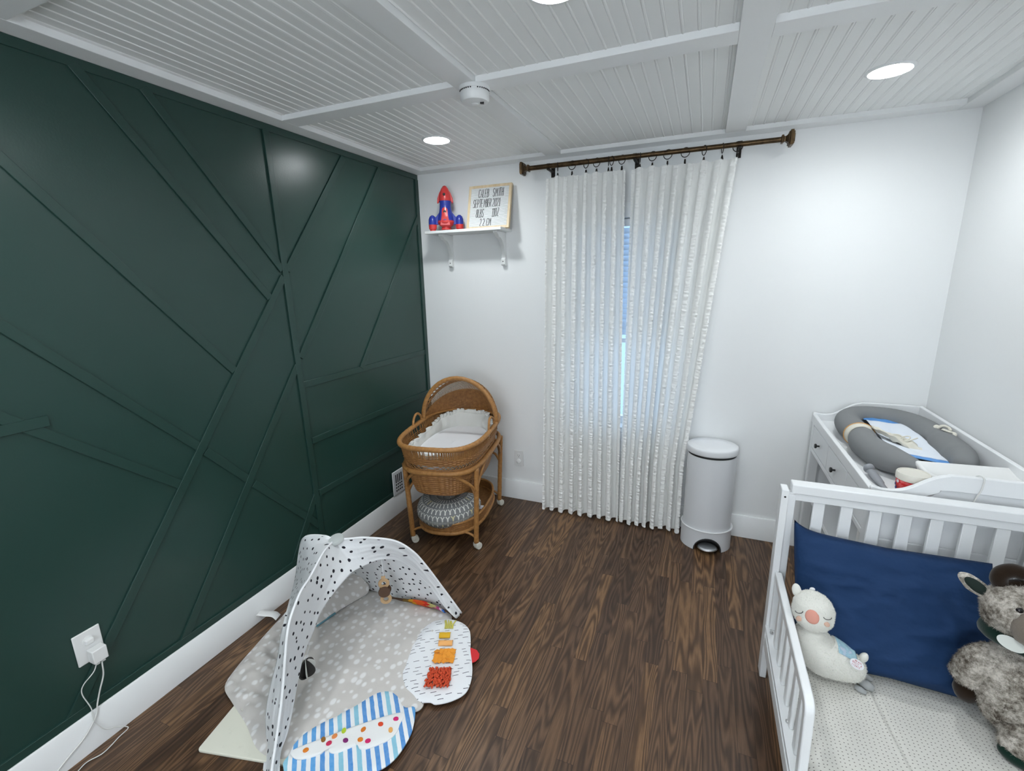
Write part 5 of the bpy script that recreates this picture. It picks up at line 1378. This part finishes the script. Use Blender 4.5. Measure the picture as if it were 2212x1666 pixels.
# facing direction: towards the room / camera, tilted
fd_ = Vector((-.18, -.86, .48)).normalized(); sd_ = Vector((.95, -.12, .28)); sd_ = (sd_-fd_*sd_.dot(fd_)).normalized(); ud_ = sd_.cross(fd_) if True else None
if ud_.z < 0: ud_ = -ud_
FM = Matrix((sd_, fd_, ud_)).transposed().to_4x4()
hd = MB().ball(hc, (.0600, .0520, .0640), 36, 24, fuzz, FM); hdo = fur(hd.build('head', M_fleece, ll, smooth=180), 5000, .0035, .0008, 2, (0, 0, -.2), .7)
def onhead(a, b, off=0.0):
    """point on the head surface, a sideways / b upwards in head units"""
    f_ = sqrt(max(0, 1-a*a-b*b)); return hc+sd_*a*(.060+off)+ud_*b*(.064+off)+fd_*f_*(.052+off)
M_coral = plain('coral_fleece', (.72, .33, .26), .95, var=.3, bump=.3, bscale=300)
def headpatch(name, ca_, cb_, ra, rb, mat, off=.002, lift=.004):
    def fn(u, v):
        a = ca_+ra*v*cos(2*pi*u); b = cb_+rb*v*sin(2*pi*u); return onhead(a, b, off+lift*(1-v*v)-.004*(v > .99))
    return MB().grid(fn, 28, 6, wrapu=True).build(name, mat, hdo, smooth=180)
headpatch('nose', -.10, -.20, .33, .34, M_coral, .0035, .003)
M_blush = plain('blush_embroidery', (.72, .47, .36), .9)
headpatch('cheek', .50, -.50, .13, .12, M_blush, .0032, .001); headpatch('cheek', -.72, -.34, .13, .13, M_blush, .0032, .001)
M_lash = plain('dark_thread', (.07, .065, .06), .8)
for s, ca_, cb_ in ((1, .56, -.16), (-1, -.62, .02)):
    MB().tube([onhead(ca_+.17*cos(pi+pi*i/12)*1.0, cb_+.10*sin(pi+pi*i/12)-.02*s*(i/12), .0040) for i in range(13)], .0011, 6).build('eye', M_lash, hdo, smooth=180)
er = MB().ball(hc+sd_*-.036+ud_*.062, (.014, .010, .020), 18, 12, fuzz, FM @ Matrix.Rotation(.2, 4, 'Y')).build('ear', M_fleece, ll, smooth=180)
MB().ball(hc+sd_*.010+ud_*.066, (.008, .007, .006), 14, 10, None, FM).build('ear_tuft', M_sheetw, ll, smooth=180)
MB().ball(Vector((2.434, -1.352, .390))-LO, (.012, .012, .018), 16, 12, fuzz, Matrix.Rotation(.5, 4, 'Y')).build('tail', M_fleece, ll, smooth=180)
t = NT('pale_blue_print'); co = t.coord('Object'); M_pbl = t.done(t.bsdf(t.ramp(t.noise(co, 55, 3), [(.45, (.40, .62, .70)), (.55, (.32, .50, .62)), (.7, (.55, .60, .72))]), .9))
def saddle(u, v):
    x = 2.350+.054*u; cz_ = .354-.017*u; r_ = .064-.012*u; a = radians(52+56*v)
    r_ += .004; return Vector((x+.006, -1.354-r_*cos(a)*.95, cz_+.012+r_*sin(a)*.98))-LO
MB().grid(saddle, 14, 12).build('saddle_blanket', M_pbl, ll, smooth=180, solid=.002)
M_sole = plain('grey_sole_fabric', (.36, .37, .37), .9)
for p_, q_, r_ in (((2.428, -1.372, .316), (2.462, -1.388, .314), .0155), ((2.412, -1.392, .309), (2.438, -1.408, .3085), .0095), ((2.438, -1.340, .316), (2.468, -1.350, .314), .012)):
    MB().tube([Vector(p_)-LO, Vector(p_).lerp(Vector(q_), .5)-LO, Vector(q_)-LO], [r_*.7, r_, r_*.55], 16).build('leg', M_sole, ll, smooth=180)
tgm = Matrix.Translation(Vector((2.402, -1.406, .402))-LO) @ Matrix.Rotation(radians(28), 4, 'Y') @ Matrix.Rotation(radians(-28), 4, 'X')
ht = MB().lathe([(.021, -.0004), (.021, .0004)], 32, tgm @ Matrix.Rotation(pi/2, 4, 'X'), 1.0, .66).build('hang_tag', plain('white_tag_card', (.82, .82, .85), .5), ll)
M_redp = plain('red_print', (.55, .08, .10), .6)
for line, oy, h_ in (('NOW WITH', .0062, .0032), ('MUSIC &', -.0010, .0052), ('LIGHTS', -.0085, .0052)):
    gl = MB(); w_ = h_*.72; ox = -len(line)*w_*.55
    for c_ in line: glyph(gl, c_, ox, oy, w_*.95, h_, .00032, 0, tgm @ Matrix.Translation((0, -.0009, 0))); ox += w_*1.15
    gl.build('tag_print', M_redp, ht)

ll.location = (2.371, -1.356, .300)
# moose plush
t = NT('grizzled_grey_fur'); co = t.coord('Object'); n1 = t.noise(co, 16, 5, .7); n2 = t.noise(co, 90, 3, .7)
mixn = t.math('ADD', t.math('MULTIPLY', n1, .6), t.math('MULTIPLY', n2, .4))
M_moose = t.done(t.bsdf(t.ramp(mixn, [(.40, (.10, .082, .065)), (.50, (.36, .325, .28)), (.60, (.68, .63, .57))]), .95, t.bump(t.noise(co, 240, 3, .7), .7, .005, t.bump(n1, .5, .01)), spec=.05))
M_mdark = mat_fur('dark_muzzle_fur', (.16, .13, .105), (.25, .21, .17), 60)
M_brown = mat_fur('dark_brown_plush', (.014, .008, .005), (.030, .018, .010), 80, .3, .002)
M_dgreen = mat_fur('dark_green_velvet', (.004, .017, .012), (.008, .032, .022), 80, .4, .002)
mo_ = empty('moose_plush', (2.80, -1.42, .300), 0, 'grey-brown moose plush with dark antlers and green scarf sitting against the navy pillow', 'plush toy')
QO = Vector((2.80, -1.42, .300))
def shag(amp=.006, f=38):
    def fn(q, d):
        n_ = noise.noise(q*f+Vector((1, 2, 3)))+.6*noise.noise(q*f*2.3); return q+d*amp*n_
    return fn
bodyo = fur(MB().ball(Vector((2.785, -1.415, .452))-QO, (.096, .082, .152), 60, 44, shag(.007), Matrix.Rotation(-.06, 4, 'Y')).build('body', M_moose, mo_, smooth=180), 12000, .0075, .0008, 3, (0, 0, -.8), .45)
hM = Matrix.Rotation(radians(-14), 4, 'Z') @ Matrix.Rotation(radians(-14), 4, 'X')
hcn = Vector((2.738, -1.425, .690))-QO
hdm = fur(MB().ball(hcn, (.076, .076, .072), 52, 36, shag(.006), hM).build('head', M_moose, mo_, smooth=180), 7500, .0065, .0007, 4, (0, 0, -.6), .45)
MB().ball(hcn+hM @ Vector((.022, -.066, -.020)), (.052, .052, .047), 40, 28, shag(.004), hM).build('muzzle', M_mdark, hdm, smooth=180)
MB().ball(hcn+hM @ Vector((-.016, -.066, .022)), (.0085, .006, .008), 16, 12).build('eye', plain('glossy_black_eye', (.010, .008, .010), .1), hdm, smooth=180)
MB().ball(hcn+hM @ Vector((.052, -.060, .022)), (.0085, .006, .008), 16, 12).build('eye', plain('glossy_black_eye', (.010, .008, .010), .1), hdm, smooth=180)
for sx in (-.004, .046): MB().ball(hcn+hM @ Vector((sx, -.1135, -.008)), (.0045, .003, .007), 12, 8).build('nostril', M_dark, hdm, smooth=180)
MB().tube([hcn+hM @ Vector((.022+.024*cos(pi+pi*i/10), -.117+.006*abs(cos(pi*i/10)), -.028+.010*sin(pi+pi*i/10))) for i in range(11)], .0014, 6).build('mouth', M_dark, hdm, smooth=180)
# ears
for s, bx in ((-1, -.064), (1, .064)):
    base = hcn+hM @ Vector((bx*.95, .006, .022)); eM = hM @ Matrix.Rotation(s*radians(58), 4, 'Y')
    ear = MB().ball(base+eM @ Vector((0, 0, .034)), (.021, .011, .040), 28, 20, shag(.003), eM).build('ear', M_moose, mo_, smooth=180)
    MB().ball(base+eM @ Vector((.001, -.0075, .032)), (.0145, .0075, .030), 24, 16, None, eM).build('inner_ear', plain('black_green_lining', (.006, .016, .012), .9), ear, smooth=180)
for s in (-1, 1):
    st0 = hcn+hM @ Vector((s*.036-.002, .006, .056))
    an = MB(); sx = 1 if s < 0 else 1
    AP = smoothpath([st0, st0+Vector((-.010, 0, .020)), st0+Vector((-.006, 0, .040)), st0+Vector((.014, 0, .052)), st0+Vector((.036, -.002, .048)), st0+Vector((.050, -.003, .040))], 8)
    an.tube(AP, [.0185 if i < 30 else .0185-.0125*((i-30)/(len(AP)-31))**1.5 for i in range(len(AP))], 20)
    BPp = smoothpath([st0+Vector((-.004, 0, .006)), st0+Vector((.016, -.001, .008)), st0+Vector((.036, -.002, .017))], 6)
    an.tube(BPp, [.017-.004*i/(len(BPp)-1) for i in range(len(BPp))], 18); an.ball(BPp[-1], (.013, .013, .013), 18, 12)
    an.build('antler', M_brown, mo_, smooth=180)
# arms, legs
def limb(name, pts, rads, mat, amp=.004, par=None, seg=26):
    P = smoothpath(pts, 8); R = []
    for i in range(len(rads)-1):
        for k_ in range(8): R.append(rads[i]+(rads[i+1]-rads[i])*k_/8)
    R.append(rads[-1]); m = MB().tube([p-QO for p in P], R, seg)
    m.v = [tuple(Vector(p)+Vector((noise.noise(Vector(p)*38), noise.noise(Vector(p)*38+Vector((5, 5, 5))), noise.noise(Vector(p)*38+Vector((9, 1, 2)))))*amp) for p in m.v]
    return fur(m.build(name, mat, par or mo_, smooth=180), 3200, .0070, .0008, len(name)+int(rads[0]*1000), (0, 0, -.8), .45)
la = limb('arm', [(2.728, -1.415, .530), (2.700, -1.412, .518), (2.684, -1.405, .480), (2.680, -1.398, .440), (2.684, -1.392, .420)], [.034, .040, .041, .039, .018], M_moose)
MB().ball(Vector((2.692, -1.388, .384))-QO, (.032, .032, .036), 24, 18, shag(.002)).build('paw', M_brown, la, smooth=180)
ra_ = limb('arm', [(2.85, -1.415, .530), (2.885, -1.425, .510), (2.900, -1.430, .470), (2.902, -1.432, .425), (2.900, -1.432, .405)], [.036, .044, .046, .042, .020], M_moose)
MB().ball(Vector((2.898, -1.434, .372))-QO, (.030, .032, .036), 24, 18, shag(.002)).build('paw', M_brown, ra_, smooth=180)
ll_ = limb('leg', [(2.770, -1.435, .362), (2.776, -1.475, .350), (2.792, -1.505, .345), (2.800, -1.530, .344), (2.801, -1.542, .344)], [.040, .044, .042, .034, .015], M_moose)
def footp(c, ang, par):
    FMx = Matrix.Translation(Vector(c)-QO) @ Matrix.Rotation(ang, 4, 'Z') @ Matrix.Rotation(radians(18), 4, 'X')
    fur(MB().ball((0, 0, 0), (.058, .034, .034), 36, 26, shag(.004), FMx).build('foot', M_moose, par, smooth=180), 2400, .0060, .0008, 8, (0, 0, -.6), .45)
    MB().ball((0, 0, 0), (.054, .030, .024), 30, 20, None, FMx @ Matrix.Translation((-.002, -.014, -.013))).build('sole', M_dgreen, par, smooth=180)
footp((2.775, -1.515, .338), radians(-24), ll_)
rl_ = limb('leg', [(2.855, -1.435, .362), (2.880, -1.475, .345), (2.890, -1.515, .340), (2.892, -1.540, .338), (2.892, -1.548, .338)], [.040, .044, .042, .034, .015], M_moose)
footp((2.896, -1.545, .338), radians(8), rl_)
sc2 = MB(); sc2.tube([Vector((2.760, -1.425, .620))-QO+Vector((.072*cos(2*pi*i/40), .066*sin(2*pi*i/40), .006*sin(4*pi*i/40))) for i in range(40)], [.020+.003*noise.noise((i*.4, 0, 0)) for i in range(40)], 12, closed=True)
sc2.tube(smoothpath([Vector((2.752, -1.492, .620))-QO, Vector((2.762, -1.510, .606))-QO, Vector((2.774, -1.512, .585))-QO, Vector((2.782, -1.508, .562))-QO], 5), [.016]*5+[.020]*5+[.022]*6, 12, flat=.45)
sco = sc2.build('scarf', M_dgreen, mo_, smooth=180)
tM = Matrix.Translation(Vector((2.692, -1.508, .646))-QO) @ Matrix.Rotation(radians(-8), 4, 'Z') @ Matrix.Rotation(radians(18), 4, 'Y') @ Matrix.Rotation(radians(-35), 4, 'X')
MB().lathe([(.030, -.0005), (.030, .0005)], 36, tM @ Matrix.Rotation(pi/2, 4, 'X'), 1.0, .55).build('hang_tag', plain('pale_tag_card', (.66, .68, .64), .5, var=.2), mo_)
